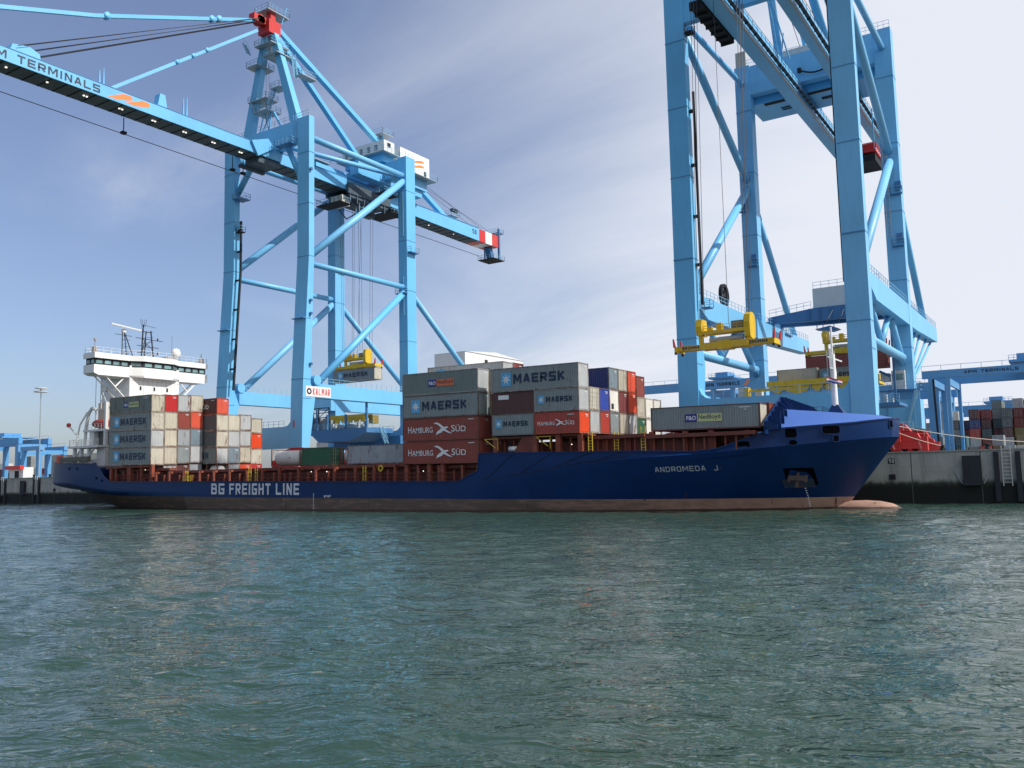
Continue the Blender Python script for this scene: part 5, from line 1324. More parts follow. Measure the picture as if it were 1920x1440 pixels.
platform(c1, -138.4, -123.6, 60.0, 72.6, 73.1, STEEL); MB().box(-137, -125.5, 59.3, 71, 70.6, 72.9).build('house_base', CR, c1); MB().box(-124.896, -124.8, 69.2, 70.0, 73.6, 74.9).build('door', DARK, h2)
gd = MB(); gd.box(-136.5, -134.2, 44, 70, 69.0, 72.0).box(-128.6, -126.2, 48.5, 70, 69.0, 72.0); gd.build('house_girder', CR, c1)
platform(c1, -136.5, -133.9, 41.5, 48, 72.6, STEEL)
# trolley and cab
tr_ = MB(); tr_.box(-134.6, -128.4, 48.2, 60.5, 64.2, 64.9).box(-134.9, -134.3, 47.5, 61, 64.9, 66.6).box(-128.7, -128.1, 47.5, 61, 64.9, 67.2).box(-133.2, -129.8, 50, 58, 63.4, 64.2).box(-133.8, -132, 58, 60, 62.8, 64.2)
for k in range(6): tr_.box(-128.5, -128.2, 48+k*2.2, 48.3+k*2.2, 63.2, 66.9)
tr_.beam((-134, 49, 64), (-134, 53, 61.4), 0.2, 0.2).beam((-134, 57, 64), (-134, 53, 61.4), 0.2, 0.2); tr_.build('trolley', GEAR, c1)
platform(c1, -135.0, -127.6, 60.5, 65.5, 64.0, DARK); platform(c1, -134.8, -127.8, 44.6, 48, 62.4, DARK)
cab = MB(); cab.box(-132.8, -129.4, 46.9, 49.2, 62.5, 64.6); cab.build('operator_cab', mat('cab_beige', (0.55,0.53,0.46), 0.5, var=0.1), c1)
platform(c1, XR-4.5, XR-2.0, 51.5, 56.3, 65.0, DARK)
lat = MB()
for x, y in ((-130.0, 51.8), (-129.0, 51.8), (-129.0, 53.0), (-130.0, 53)): lat.beam((x, y, 61.5), (x, y, 69.5), 0.12, 0.12)
for z in range(62, 70): lat.beam((-130, 51.8, z), (-129, 51.8, z), 0.08, 0.08).beam((-129, 51.8, z), (-129, 53, z), 0.08, 0.08)
lat.build('lattice_ladder', RAILB, c1)
ht = (-130.6, 52.6)
ropes(c1, [((ht[0]+dx, ht[1]+dy, 31.2), (ht[0]+dx*1.05, ht[1]+dy*1.3, 63.6)) for dx in (-2.9, -2.4, 2.2, 2.9) for dy in (-1.5, 1.5)]+[((ht[0], ht[1], 29.5), (ht[0]+.3, ht[1]+1.2, 63.6))], 0.045)
# lashing platform between the portal beams
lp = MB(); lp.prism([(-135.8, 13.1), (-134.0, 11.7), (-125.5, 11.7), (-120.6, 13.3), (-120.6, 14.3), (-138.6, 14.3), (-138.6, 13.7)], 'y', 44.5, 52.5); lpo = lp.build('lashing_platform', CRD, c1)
rl = MB(); rl.rail([(-138.6, 44.6, 14.3), (-118.9, 44.6, 14.3)], 1.15, 1.1, 0.045, 2); rl.build('railing', RAILB, lpo)
for (x, z0, z1) in ((-120.9, 13.3, 19.3), (-126.6, 14.3, 17.2), (-131.8, 14.3, 17.4), (-134.8, 14.2, 18.6), (-136.0, 14.2, 18.4)): MB().box(x-0.18, x+0.18, 44.7, 45.05, z0, z1).build('platform_post', CRD, lpo)
MB().box(-138.2, -134.4, 45.5, 49.5, 14.35, 16.8).box(-134.2, -131.4, 45.5, 48, 14.35, 16.4).build('control_cabinet', mat('cabinet_grey', (0.25,0.27,0.28), 0.5, var=0.3, vscale=2), lpo)
fr_ = MB()
for x in (-138.5, -136.6, -134.6, -131.6): fr_.beam((x, 45.2, 14.3), (x, 45.2, 18.9), 0.16, 0.16)
for z in (16.9, 17.9, 18.9): fr_.beam((-138.5, 45.2, z), (-131.6, 45.2, z), 0.16, 0.16)
fr_.beam((-138.5, 45.2, 16.9), (-136.6, 45.2, 18.9), 0.1, 0.1).beam((-134.6, 45.2, 16.9), (-131.6, 45.2, 18.9), 0.1, 0.1); fr_.build('equipment_rack', DARK, lpo)
eq_ = MB(); rr_ = random.Random(5)
for k in range(12): x = -133.5+k*1.05; w_ = rr_.uniform(0.3, 0.8); eq_.box(x, x+w_, 45.4, 46.2, 14.35, 14.9+rr_.uniform(0, 0.6)).cut()
eq_.build_each('locker', mat('locker_pale', (0.40,0.42,0.42), 0.5, var=0.5, vscale=1.5), lpo)
bk_ = MB(); bk_.box(-138, -119, 53, 55, 10.5, 12.8); bk_.build('platform_girder', CRD, c1)
stair(c1, (-119.9, 48, 14.3), (-118.4, 48, 11.0))
sp_ = MB(); sp_.box(-134.0, -122.6, 46.4, 46.9, 16.5, 17.2).box(-134.0, -122.6, 48.0, 48.5, 16.5, 17.2).box(-134.0, -133.5, 46.9, 48.0, 16.5, 17.1).box(-123.1, -122.6, 46.9, 48.0, 16.5, 17.1)
for k in range(6): sp_.prism([(-133+k*1.8, 15.7), (-132+k*1.8, 15.7), (-131.6+k*1.8, 16.49), (-133.4+k*1.8, 16.49)], 'y', 46.5, 46.8)
sp_.build('spare_spreader_frame', YEL, lpo); MB().box(-122.3, -121.2, 47.0, 48.8, 15.2, 16.9).build('yellow_cabinet', mat('shaded_yellow', (0.22, 0.17, 0.04), 0.6), lpo)  # cabinet yellow darkened, shade under the crane put into the colour
for x in (-133.2, -128.5, -123.5): MB().box(x-0.15, x+0.15, 46.95, 47.9, 14.32, 16.49).build('spreader_rest', CRD, lpo)
# elevator mast on the far leg
em = MB(); em.beam((XL+1.1, SEA-0.7, 21.9), (XL+1.1, SEA+0.8, 46), 0.36, 0.36).beam((XL+1.1, SEA+0.8, 46), (XL+1.1, SEA+0.8, 56.3), 0.36, 0.36)
for z in (26, 32, 38, 44, 50, 54.5): em.box(XL, XL+1.0, SEA-1.0+(z-22)*0.06, SEA-0.6+(z-22)*0.06, z, z+0.3)
em.build('elevator_mast', DARK, c1); platform(c1, XL+0.1, XL+1.5, SEA+0.3, SEA+1.6, 54.2, DARK)
# kalmar plate
kp = MB().box(XR+0.0, XR+0.06, 27.2, 33.6, 19.45, 21.35)
kpo = kp.build('maker_plate', mat('sign_white', (0.75,0.75,0.75), 0.5), c1)
b = MB(); block_text(b, 'KALMAR', (XR+0.075, 28.95, 19.75), Y_, Z_, 4.45, 1.3, 0.14, 0.42); b.build('lettering', mat('sign_red', (0.62,0.06,0.04), 0.5), kpo)
b = MB(); b.lathe((XR+0.075, 28.05, 20.4), [(0.28, 0), (0.62, 0)], 18, 'x'); b.build('maker_emblem', mat('emblem_black', (0.02,0.02,0.02), 0.5), kpo)
b = MB(); b.box(XR-2.4, XR-2.0, SEA-1.62, SEA-1.40, 10.0, 15.0); b.build('red_guide', RED, c1)
dv = MB()
for z in (35, 37.5, 25.5, 62.8): dv.lathe((XR+0.3, SEA+0.3, z), [(0, -0.3), (0.3, -0.2), (0.3, 0.2), (0, 0.3)], 8).cut()
dv.build_each('leg_light', CRD, c1)

# ---------------------------------------------------------------- spreaders
def spreader(x, y, z, lab, L=12.19, dim=False, block=True, col=YEL, txt=True):
    """z: underside; long axis along X"""
    t = thing('container_spreader', lab, 'spreader', (x, y, z), 'yellow container spreaders')
    m = MB(); m.box(x-2.9, x+2.9, y-0.9, y-0.35, z+0.15, z+0.95).cut().box(x-2.9, x+2.9, y+0.35, y+0.9, z+0.15, z+0.95).cut(); m.box(x-0.8, x+0.8, y-0.95, y+0.95, z+0.05, z+1.05); m.build_each('main_frame', col, t)
    for s in (-1, 1):
        a = MB(); x0, x1 = sorted((x+s*2.9, x+s*(L/2-0.15))); a.box(x0, x1, y-0.78, y-0.42, z+0.25, z+0.82).box(x0, x1, y+0.42, y+0.78, z+0.25, z+0.82); a.build('telescopic_arm', col, t)
        e = MB(); x0, x1 = sorted((x+s*(L/2-0.35), x+s*(L/2+0.02))); e.box(x0, x1, y-1.2, y+1.2, z+0.1, z+0.75); e.build('end_beam', col, t)
        for sy in (-1, 1):
            f = MB(); f.beam((x+s*(L/2), y+sy*1.15, z+0.7), (x+s*(L/2+0.12), y+sy*1.2, z+1.75), 0.22, 0.4, 0.12, 0.25); f.build('flipper', RED, t)
            c = MB(); c.box(x+s*(L/2-0.1)-0.12, x+s*(L/2-0.1)+0.12, y+sy*1.1-0.12, y+sy*1.1+0.12, z-0.18, z+0.1); c.build('twistlock', DARK, t)
    h = MB(); h.box(x-3.1, x+3.1, y-0.85, y-0.5, z+2.0, z+2.4).box(x-3.1, x+3.1, y+0.5, y+0.85, z+2.0, z+2.4).box(x-3.1, x-2.7, y-0.5, y+0.5, z+2.0, z+2.4).box(x+2.7, x+3.1, y-0.5, y+0.5, z+2.0, z+2.4)
    for sx in (-2.9, 2.9): h.box(x+sx-0.25, x+sx+0.25, y-0.7, y-0.3, z+0.9, z+2.0)
    h.rail([(x-2.5, y-0.8, z+2.4), (x+2.5, y-0.8, z+2.4)], 0.6, 0.8, 0.035, 1); ho_ = h.build('headblock', col, t)
    for sx in (-1, 1):
        p_ = MB(); cx = x+sx*3.0; p_.prism([(y-1.0, z+1.3), (y-0.3, z+1.0), (y+0.3, z+1.0), (y+1.0, z+1.3), (y+1.15, z+3.0), (y+0.9, z+3.9), (y+0.3, z+4.2), (y-0.3, z+4.2), (y-0.9, z+3.9), (y-1.15, z+3.0)] if sx > 0 else [(y-0.9, z+1.9), (y+0.9, z+1.9), (y+1.1, z+3.0), (y+0.8, z+3.9), (y-0.8, z+3.9), (y-1.1, z+3.0)], 'x', cx-0.35, cx+0.35)
        p_.build('sheave_housing', col, ho_)
        for yy in (-0.5, 0.5):
            w_ = MB(); w_.lathe((cx-0.42, y+yy, z+3.3), [(0, -0.05), (0.42, -0.05), (0.42, 0.05), (0, 0.05)], 14, 'x'); w_.build('sheave', DARK if dim else YELR, ho_)
    g = MB(); g.box(x+0.9, x+2.3, y-0.55, y+0.5, z+2.42, z+3.35); g.build('cable_basket', mat('basket_grey', (0.22,0.21,0.17), 0.7, var=0.3), ho_)
    g = MB(); g.box(x-0.9, x-0.3, y-0.5, y+0.3, z+2.42, z+3.3).box(x-2.2, x-1.6, y-0.3, y+0.3, z+2.42, z+2.9); g.build('hydraulic_unit', col, ho_)
    g = MB(); g.tube((x-2.0, y, z+1.35), (x+2.2, y, z+1.35), 0.3, 10); g.build('oil_tank', mat('tank_silver', (0.45,0.47,0.48), 0.4), t)
    if txt:
        for x0 in (x-5.3, x+3.1):
            b = MB(); block_text(b, 'BROMMA', (x0, y-0.786, z+0.32), X_, Z_, 2.2, 0.42, 0.24, 0.2); b.build('lettering', NAVY, t)
    return t
spreader(-130.6, 52.6, 27.5, 'yellow spreader gripping the grey container that hangs inside the left crane', txt=False)
container(-130.6-6.0, 52.6-1.219, 24.85, 12.0, 2.6, 'grey', 'grey container with star logo hanging in the air inside the left crane', 'containers handled by the cranes', side='maersk', rot=(0,0,0), rust=0.1, lit_end='cream')
spreader(-35.7, 15.4, 18.75, 'empty yellow spreader hanging over the ship bow beneath the right crane', L=12.3)

# ---------------------------------------------------------------- crane B (right)
XL, XR, SEA, LAND = -44.5, -21.6, 28.8, 59.0
c2 = crane_base('container_crane', 'nearest light blue container crane on the right, its top cut by the photo edge', XL, XR, SEA, LAND, 2.9, 1.5, 2.6, 2.2, 80.0, 74.2, 0.2)
for xf in (XL, XR):
    xc = xf-1.4
    pb = MB().prism([(SEA+1.6, 27.2), (SEA+5.0, 25.9), (66, 25.9), (89, 26.6), (89, 29.1), (SEA+1.6, 29.1)], 'x', xf-1.9, xf-0.03).build('portal_beam', CR, c2)
    r_ = MB(); r_.rail([(xf-0.15, SEA+2, 29.1), (xf-0.15, 88.8, 29.1)], 1.1, 1.5, 0.035, 1); r_.build('railing', RAILB, pb)
    for p, q_, r in (((xc, SEA+1.0, 71.0), (xc, LAND+.1, 71.0), 0.46), ((xc, SEA+1.2, 70.2), (xc, LAND+.5, 53.6), 0.60), ((xc, SEA+1.2, 28.9), (xc, LAND+.5, 52.4), 0.66),
                     ((xc, LAND+2.0, 52.0), (xc, 84.5, 29.0), 0.55), ((xc, SEA+2.2, 20.9), (xc, LAND+.1, 20.9), 0.66),
                     ((xc, 36.5, 25.95), (xc, 42.6, 21.5), 0.42), ((xc, 49.0, 25.95), (xc, 42.9, 21.5), 0.42), ((xc, 51.0, 25.95), (xc, LAND+.1, 20.0), 0.5), ((xc, SEA+3.4, 21.2), (xc, SEA+2.4, 25.0), 0.7)):
        MB().tube(p, q_, r, 16).build('brace', CR, c2, True)
MB().box(XL+0.003, XR-2.603, LAND+0.2, LAND+2.0, 68.9, 74.0).build('crossbeam', CR, c2)
MB().box(XL+0.003, XR-2.903, SEA+0.2, SEA+1.4, 68.8, 74.0).build('crossbeam', CR, c2)
hb_ = MB().box(-45.6, -24.0, LAND+2.3, 69.5, 67.7, 72.6).build('machinery_house', CR, c2)
dk_ = MB(); dk_.box(-43.0, -39.5, LAND+2.6, LAND+3.6, 67.6, 67.69).cut().box(-35.5, -30.5, LAND+2.6, LAND+3.5, 67.6, 67.69).cut().box(-34.0, -29.2, 64.8, 65.8, 67.6, 67.69).cut().box(-41.0, -39.4, 65.0, 65.4, 67.6, 67.69).cut().box(-41.0, -39.4, 65.9, 66.3, 67.6, 67.69)
dk_.build_each('floor_hatch', DARK, hb_)
MB().box(-47.0, -45.2, LAND+0.6, LAND+2.0, 74.2, 77.2).build('electric_cabinet', mat('cabinet_pale', (0.42,0.42,0.38), 0.5, var=0.1), c2)
MB().box(-42, -34, LAND+0.6, LAND+3.0, 74.2, 75.2).build('electric_cabinet', WHITEG, c2)
rl = MB(); rl.rail([(-45, LAND+.2, 74.1), (-24, LAND+.2, 74.1)], 1.1, 1.3, 0.03, 1); rl.rail([(-24.2, LAND+0.1, 74.2), (-21.7, LAND+0.1, 74.2)], 1.2, 0.8, 0.03, 1); rl.build('railing', RAILB, c2)
for xa, xb in ((-38.3, -36.1), (-30.2, -28.6)):
    gd_ = MB().box(xa, xb, -8, 98, 66.0, 68.9).build('boom_girder', CR, c2)
    fl_ = MB(); fl_.box(xb-0.25, xb+0.12, -8, 98, 65.9, 66.0-0.003); fl_.build('trolley_rail', STEEL, gd_)
    wk = MB(); wk.box(xb+0.15, xb+0.7, -8, 98, 66.6, 66.68)
    for k in range(53): wk.box(xb+0.15, xb+0.75, -8+k*2, -7.85+k*2, 66.4, 66.6)
    wk.build('walkway', GEAR, gd_); rl = MB(); rl.rail([(xb+0.7, -8, 66.68), (xb+0.7, 98, 66.68)], 1.1, 2.0, 0.03, 1); rl.build('railing', GEAR, gd_)
tr2 = MB(); tr2.box(-40.2, -38.5, 20.0, 33.0, 65.6, 66.4).box(-38.9, -38.4, 19.6, 33.5, 66.4, 67.6)
for k in range(7): tr2.box(-40.2, -38.4, 20+k*2, 20.25+k*2, 65.2, 65.6)
tr2.build('trolley_platform', DARK, c2)
tr3 = MB(); tr3.box(-36.0, -30.3, 12, 20, 66.4, 67.4).box(-29, -27.2, 20.5, 26.0, 67.0, 68.6); tr3.build('trolley', DARK, c2)
for x, dx in ((-37.2, 3.2), (-29.4, -3.2)):
    MB().tube((x, 52.0, 68.95), (x+dx, 29.2, 96), 0.62, 14).build('back_stay', CR, c2, True)
    MB().beam((x, 80.0, 68.9), (x+dx, 29.2, 97), 0.5, 0.5).build('back_stay', CR, c2)
MB().beam((-37.6, 29.6, 74.0), (-34.2, 29.2, 97), 1.6, 1.4, 1.1, 1.1, upv=(0,1,0)).build('mast_leg', CR, c2)
MB().beam((-29.6, 29.6, 74.0), (-32.8, 29.2, 97), 1.6, 1.4, 1.1, 1.1, upv=(0,1,0)).build('mast_leg', CR, c2)
ropes(c2, [((-36.5+1.2*i, 29, 95), (-36.5+1.2*i, 66, 74.5)) for i in range(6)], 0.05, 'boom_hoist_rope')
jz = MB()
for a_, b_ in (((-36.8, 50, 69), (-36.0, 44, 73.5)), ((-36.0, 44, 73.5), (-35.6, 38, 78)), ((-35.2, 50, 69), (-35.4, 38, 78)), ((-36.8, 52, 72), (-35.2, 47, 72))): jz.beam(a_, b_, 0.2, 0.2)
jz.build('stair_tower', RAILB, c2)
cu_ = MB(); pts = [(-35.9+i*0.62, 58.6, 70.6-0.9*math.sin(math.pi*i/9)) for i in range(10)]; cu_.path(pts, 0.14, 6); cu_.box(-30.8, -30.2, 58.3, 58.9, 70.3, 71.3).box(-36.2, -35.6, 58.3, 58.9, 70.3, 71.0); cu_.build('power_cable', DARK, c2)
for (x, y, z) in ((XL-2.4, LAND-0.6, 48.4), (XR-0.6, LAND-0.5, 46.8), (XR-0.8, LAND-0.5, 38.5), (XL-0.9, LAND-0.6, 38.7)): platform(c2, x-0.9, x+0.8, y, y+0.55, z, CRD, sides='sew'); MB().box(x-0.2, x+0.7, y+0.12, y+0.5, z+0.6, z+1.9).build('control_box', CRD, c2)
for (z0, z1) in ((40, 50), (50, 56)): MB().ladder((XR-2.0, LAND-0.2, z0), (XR-2.0, LAND-0.2, z1), 0.6, 0.04, 0.5).build('ladder', LADDER, c2)
em = MB(); em.beam((XL+0.7, SEA+0.9, 27.4), (XL+0.7, SEA+0.9, 58.5), 0.3, 0.3)
for z in (33, 40, 47.5, 55.5): em.box(XL-0.1, XL+0.6, SEA+0.6, SEA+1.2, z, z+0.35)
em.build('elevator_mast', DARK, c2)
em = MB(); em.beam((XR-3.0, SEA+0.5, 28), (XR-3.0, SEA+0.5, 66), 0.22, 0.3); em.build('cable_tray', DARK, c2)
platform(c2, XL+0.2, XL+1.5, SEA+1.6, SEA+3, 27.2, CRD); platform(c2, XL+0.05, XL+1.2, SEA+0.1, SEA+1.4, 67.4, DARK)
ropes(c2, [((-35.7+dx, 15.4+dy, 22.7), (-35.4+dx, 17+dy, 66.4)) for dx in (-3.2, -2.8, 2.8, 3.2) for dy in (-0.5, 0.5)]+[((-35.4, 15.8, 22), (-36.5, 19, 66))], 0.035)
# portal trolley with white house on top of the portal beams
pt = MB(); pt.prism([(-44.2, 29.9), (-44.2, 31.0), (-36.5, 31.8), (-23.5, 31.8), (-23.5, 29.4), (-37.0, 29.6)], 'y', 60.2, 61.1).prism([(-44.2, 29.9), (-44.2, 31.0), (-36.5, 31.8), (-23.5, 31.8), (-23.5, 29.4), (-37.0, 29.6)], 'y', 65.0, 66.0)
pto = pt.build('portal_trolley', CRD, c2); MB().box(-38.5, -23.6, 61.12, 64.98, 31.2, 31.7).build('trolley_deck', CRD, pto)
pr_ = MB()
for k in range(8): pr_.box(-37.2+k*1.8, -37.05+k*1.8, 60.0, 60.19, 29.7, 31.75).cut()
pr_.build_each('stiffener', CRD, pto)
MB().box(-36.6, -25.6, 61.0, 66.0, 31.85, 35.3).build('winch_house', WHITEG, pto)
rl = MB(); rl.rail([(-44, 60.3, 31.2), (-36.8, 60.3, 31.9)], 1.1, 1.1, 0.035, 1); rl.rail([(-36.5, 61.1, 35.3), (-25.7, 61.1, 35.3)], 1.1, 1.3, 0.035, 1); rl.build('railing', RAILB, pto)
tb = MB(); tb.box(-45.2, -43.4, 59.6, 67.0, 29.47, 30.2).box(-23.6, -20.9, 59.6, 67.0, 29.47, 30.2); tb.build('trolley_bogie', CRD, pto)
platform(pto, -45.8, -43.0, 67.0, 71.0, 29.0, CRD); MB().prism([(-36.5, 28.2), (-33.8, 27.7), (-32.6, 28.0), (-34.0, 28.6)], 'y', 60.8, 63.0).build('trolley_cab_floor', CRD, pto)
tc_ = MB()
for x in (-36.2, -35.2, -33.4): tc_.beam((x, 61.2, 28.3), (x, 61.2, 29.6), 0.12, 0.12).cut()
tc_.build_each('trolley_hanger', CRD, pto)
ropes(c2, [((-30.8+dx, 57.2, 27.0), (-30.8+dx*0.9, 61.5, 30.0)) for dx in (-3, -1, 1, 3)], 0.05)
spreader(-30.8, 57.2, 22.02, 'yellow spreader holding a brown container behind the ship foremast', txt=False)
container(-30.8-6.09, 56.0, 19.4, 12.19, 2.6, 'brick', 'brown red container hanging between the legs of the right crane', 'containers handled by the cranes', rot=(0,0,0), rust=0.05)
container(-39.6, 49.2, 16.9, 6.06, 2.55, 'beige', 'small pale container standing on the platform of the right crane', 'containers handled by the cranes', rot=(0,0,0), rust=0.2)
container(-33.4, 49.6, 16.75, 7.4, 2.55, 'grey', 'grey container with star logo standing on the platform behind the foremast', 'containers handled by the cranes', rot=(0,0,0), side='maersk')
yb_ = MB(); yb_.box(-40.8, -24.4, 47.6, 48.2, 16.75, 17.6).box(-40.6, -24.6, 48.2, 52.2, 16.3, 16.65)
for k in range(8): yb_.prism([(-39.8+k*1.95, 15.9), (-38.9+k*1.95, 15.7), (-38.2+k*1.95, 16.74), (-39.9+k*1.95, 16.74)], 'y', 47.8, 48.1)
yb_.build('storage_platform', YEL, c2)
for x in (-39.0, -33.0, -27.5, -25.0): MB().box(x-0.2, x+0.2, 48.3, 48.7, 13.5, 16.28).build('platform_post', CR, c2)
wd2 = MB(); wd2.box(-44.4, -21.8, 46.5, 53, 12.9, 13.3); wd2.build('service_deck', CRD, c2); rl = MB(); rl.rail([(-44.4, 46.6, 13.3), (-21.8, 46.6, 13.3)], 1.2, 1.2, 0.05, 2); rl.build('railing', RAILB, c2)
lk_ = MB()
for k in range(22): x = -43.6+k*0.98; lk_.box(x, x+rr_.uniform(0.3, 0.7), 47.2, 48, 13.31, 13.9+rr_.uniform(0, 1.0)).cut()
lk_.build_each('locker', MATS['locker_pale'], c2)
yf = MB(); yf.box(-42.4, -41.7, 41.4, 42.6, 13.2, 16.4).box(-35.0, -34.3, 41.4, 42.6, 13.2, 16.4).box(-41.7, -35.0, 41.9, 42.3, 15.7, 16.1)
for x in (-42.0, -34.7): yf.beam((x-1.0, 42, 13.2), (x, 42, 15.2), 0.25, 0.25)
yf.build('spreader_stand', YEL, c2); wb_ = MB(); wb_.box(-43.6, -42.5, 42.5, 44, 15.0, 16.6).box(-41.2, -40.2, 43, 44, 13.4, 16.2); wb_.build('control_cabinet', WHITEG, c2)
MB().box(-43.0, -36.5, 38.0, 44.0, 12.7, 13.2).build('service_deck', CRD, c2)
for x in (-43, -40): MB().box(x-0.2, x+0.2, 40, 40.4, 10.2, 12.7).build('platform_post', CR, c2)
pto.location = (-1.2, 5.5, -0.35)
# cable reel on the far portal beam
cr_ = MB(); cr_.lathe((XL-1.0, 43.6, 31.2), [(1.3, -0.25), (1.75, -0.25), (1.75, 0.25), (1.3, 0.25), (1.3, -0.25)], 26, 'x')
for k in range(12): t_ = math.pi*2*k/12; cr_.beam((XL-1, 43.6, 31.2), (XL-1, 43.6+1.5*math.cos(t_), 31.2+1.5*math.sin(t_)), 0.1, 0.1)
cr_.build('cable_reel', DARK, c2); eqp = MB(); eqp.box(XL-1.4, XL-0.6, 32.4, 33.6, 29.1, 31.2).box(XL-1.4, XL-0.8, 31.2, 31.9, 29.1, 31.5); eqp.build('pulley_stand', CR, c2)
# backreach struts and land side cabin
for y in (70, 75, 82, 87): MB().tube((XR-1.0, y, 26.3), (XR-1.4, LAND+2+(y-70)*0.12, 16.0), 0.22, 8).build('strut', CR, c2, True)
lc = MB(); lc.box(-28.4, -20.9, LAND-0.6, LAND+3.4, 9.9, 14.4); lco = lc.build('land_side_housing', CR, c2)
MB().box(-24.6, -22.7, LAND-0.9, LAND+0.6, 16.0, 18.9).build('checker_cabin', WHITEG, c2); MB().box(-26.8, -24.9, LAND-0.9, LAND+0.6, 17.3, 18.6).build('checker_cabin', WHITEG, c2)
MB().box(-24.4, -22.9, LAND-0.95, LAND-0.903, 17.4, 18.4).build('cabin_window', GLASS, c2)
platform(c2, -28.6, -20.6, LAND-1.3, LAND+0.6, 15.9, CRD); stair(c2, (-21.0, LAND-1.0, 15.8), (-22.6, LAND-1.0, 10.4)); MB().ladder((-21.2, LAND-1.0, 10), (-21.2, LAND-1.0, 16), 0.8, 0.05, 0.5).build('ladder', RAILB, c2)
MB().box(-25.4, -25.0, LAND-1.0, LAND-0.6, 10.4, 15.7).build('platform_post', CR, c2)
xt = MB()
for (x, z) in ((-27.8, 23), (-27.0, 20.5), (-25.9, 22), (-26.2, 18.9)): xt.beam((x, 57.5, z), (x+1.6, 57.5, z-0.9), 0.25, 0.4)
xt.cut().beam((-25.2, 47, 13.4), (-25.2, 47, 26), 0.4, 0.4).cut().beam((-24, 57, 14), (-24, 57, 25.8), 0.3, 0.3); xt.build_each('cable_guide', CRD, c2)
rdp = MB(); rdp.box(-33.5, -27.0, 71.5, 79, 58.7, 59.1).box(-29.5, -27.2, 72, 73, 59.1, 60.4); rdo = rdp.build('maintenance_platform', RED, c2)
rdq = MB(); rdq.box(-33.2, -27.2, 71.8, 78.5, 57.2, 58.4); rdq.build('sheave_frame', DARK, rdo); rl = MB(); rl.rail([(-33.5, 71.5, 59.1), (-27, 71.5, 59.1), (-27, 79, 59.1)], 1.2, 1.2, 0.05, 2); rl.build('railing', RED, rdo)
hgs = MB()
for x in (-33.2, -27.3):
    for y in (72, 78.5): hgs.beam((x, y, 59.1), (x, y, 66.5), 0.18, 0.18).cut()
hgs.build_each('platform_hanger', CR, c2)

# ================================================================ TERMINAL BEHIND THE QUAY
GY = QZ+0.004
def gantry(label, x0, x1, y, zb, zt_, legs, depth=24.0, txt=None, trolley=None, beamw=1.6):
    t = thing('yard_gantry_crane', label, 'gantry crane', ((x0+x1)/2, y, QZ), 'blue gantry cranes over the container yard')
    bo2 = None
    for yy in (y, y+depth):
        bo2 = MB().box(x0, x1, yy, yy+beamw, zb, zt_).build('bridge_girder', YARD, t)
        r = MB(); r.rail([(x0, yy+0.1, zt_), (x1, yy+0.1, zt_)], 1.1, 4.0, 0.05, 0); r.build('railing', YARD, bo2)
        if yy == y: front = bo2
    for (xx, w_) in legs:
        for yy in (y+0.05, y+depth+0.05):
            lg = MB(); lg.prism([(xx-w_/2, GY+1.2), (xx+w_/2, GY+1.2), (xx+w_*0.65, zb), (xx-w_*0.65, zb)], 'y', yy, yy+beamw-0.1); lg.build('leg', YARD, t)
        MB().box(xx-0.5, xx+0.5, y-1.5, y+depth+3, GY+0.3, GY+1.2).build('sill', YARD, t)
        MB().box(xx-w_/2+.05, xx+w_/2-.05, y+beamw+.01, y+depth-0.01, zb-1.6, zb-0.05).build('end_tie', YARD, t)
    if txt:
        b = MB(); block_text(b, 'APM TERMINALS', (txt, y-0.02, zb+(zt_-zb)*0.3), X_, Z_, 10.5, (zt_-zb)*0.42, 0.24, 0.28); b.build('lettering', NAVY, front)
        for k in range(2):
            b = MB(); xx = txt+11.6+k*1.7; b.add([(xx, y-0.02, zb+0.5), (xx+0.9, y-0.02, zb+0.5), (xx+2.6, y-0.02, zt_-0.35), (xx+1.6, y-0.02, zt_-0.35)], [(0,1,2,3)]); b.build('orange_stripe', ORANGE, front)
    if trolley:
        tr = MB(); tr.box(trolley-4, trolley+4, y-0.4, y+depth+2, zt_+0.5, zt_+1.0); to = tr.build('trolley', YARD, t)
        MB().box(trolley-2.6, trolley+1.2, y+2, y+9, zt_+1.01, zt_+2.6).build('winch_house', YARD, to); r = MB(); r.rail([(trolley-4, y-0.3, zt_+1), (trolley+4, y-0.3, zt_+1)], 1.1, 1.0, 0.05, 1); r.build('railing', YARD, to)
    return t
gantry('blue yard gantry crane with orange stripes and dark lettering at the right edge', -30.4, 42, 130, 23.7, 25.4, [(-28.6, 0.9), (-25.2, 0.6), (36, 1.3)], 20, txt=-21.8, trolley=-9.0)
gantry('blue yard gantry crane with slender legs just right of the large crane', -62, -30, 160, 23.2, 25.4, [(-33.2, 0.6), (-31.3, 0.6), (-58, 1.0)], 30)
gantry('distant blue yard gantry crane behind the container piles at the right', -56, 26, 232, 20.8, 23.0, [(-52, 1.4), (22, 1.4)], 30, trolley=-23)
gantry('distant blue yard gantry crane with dark lettering seen through the right crane', -118, -58, 170, 28.6, 31.2, [(-104.6, 1.2), (-94.6, 0.8), (-88.5, 0.8), (-62, 1.2)], 34, txt=-96.5, trolley=-91.5, beamw=1.8)
gantry('nearest blue yard gantry crane at the left edge', -396, -357.6, 100, 20.6, 23.0, [(-359.0, 1.8), (-392, 1.8)], 12, trolley=-374)
gantry('lower blue yard gantry crane standing left of the light mast', -356, -342.2, 100, 17.6, 19.2, [(-343.6, 1.6), (-354.6, 1.2)], 10)
# dark cable mast beside the gantry legs
t = thing('cable_mast', 'slim dark mast leaning beside the blue gantry legs right of the large crane', 'mast', (-26.6, 128.5, QZ))
MB().beam((-27.6, 128.5, GY), (-27.9, 128.5, 23.3), 0.42, 0.42).build('mast', DARK, t)
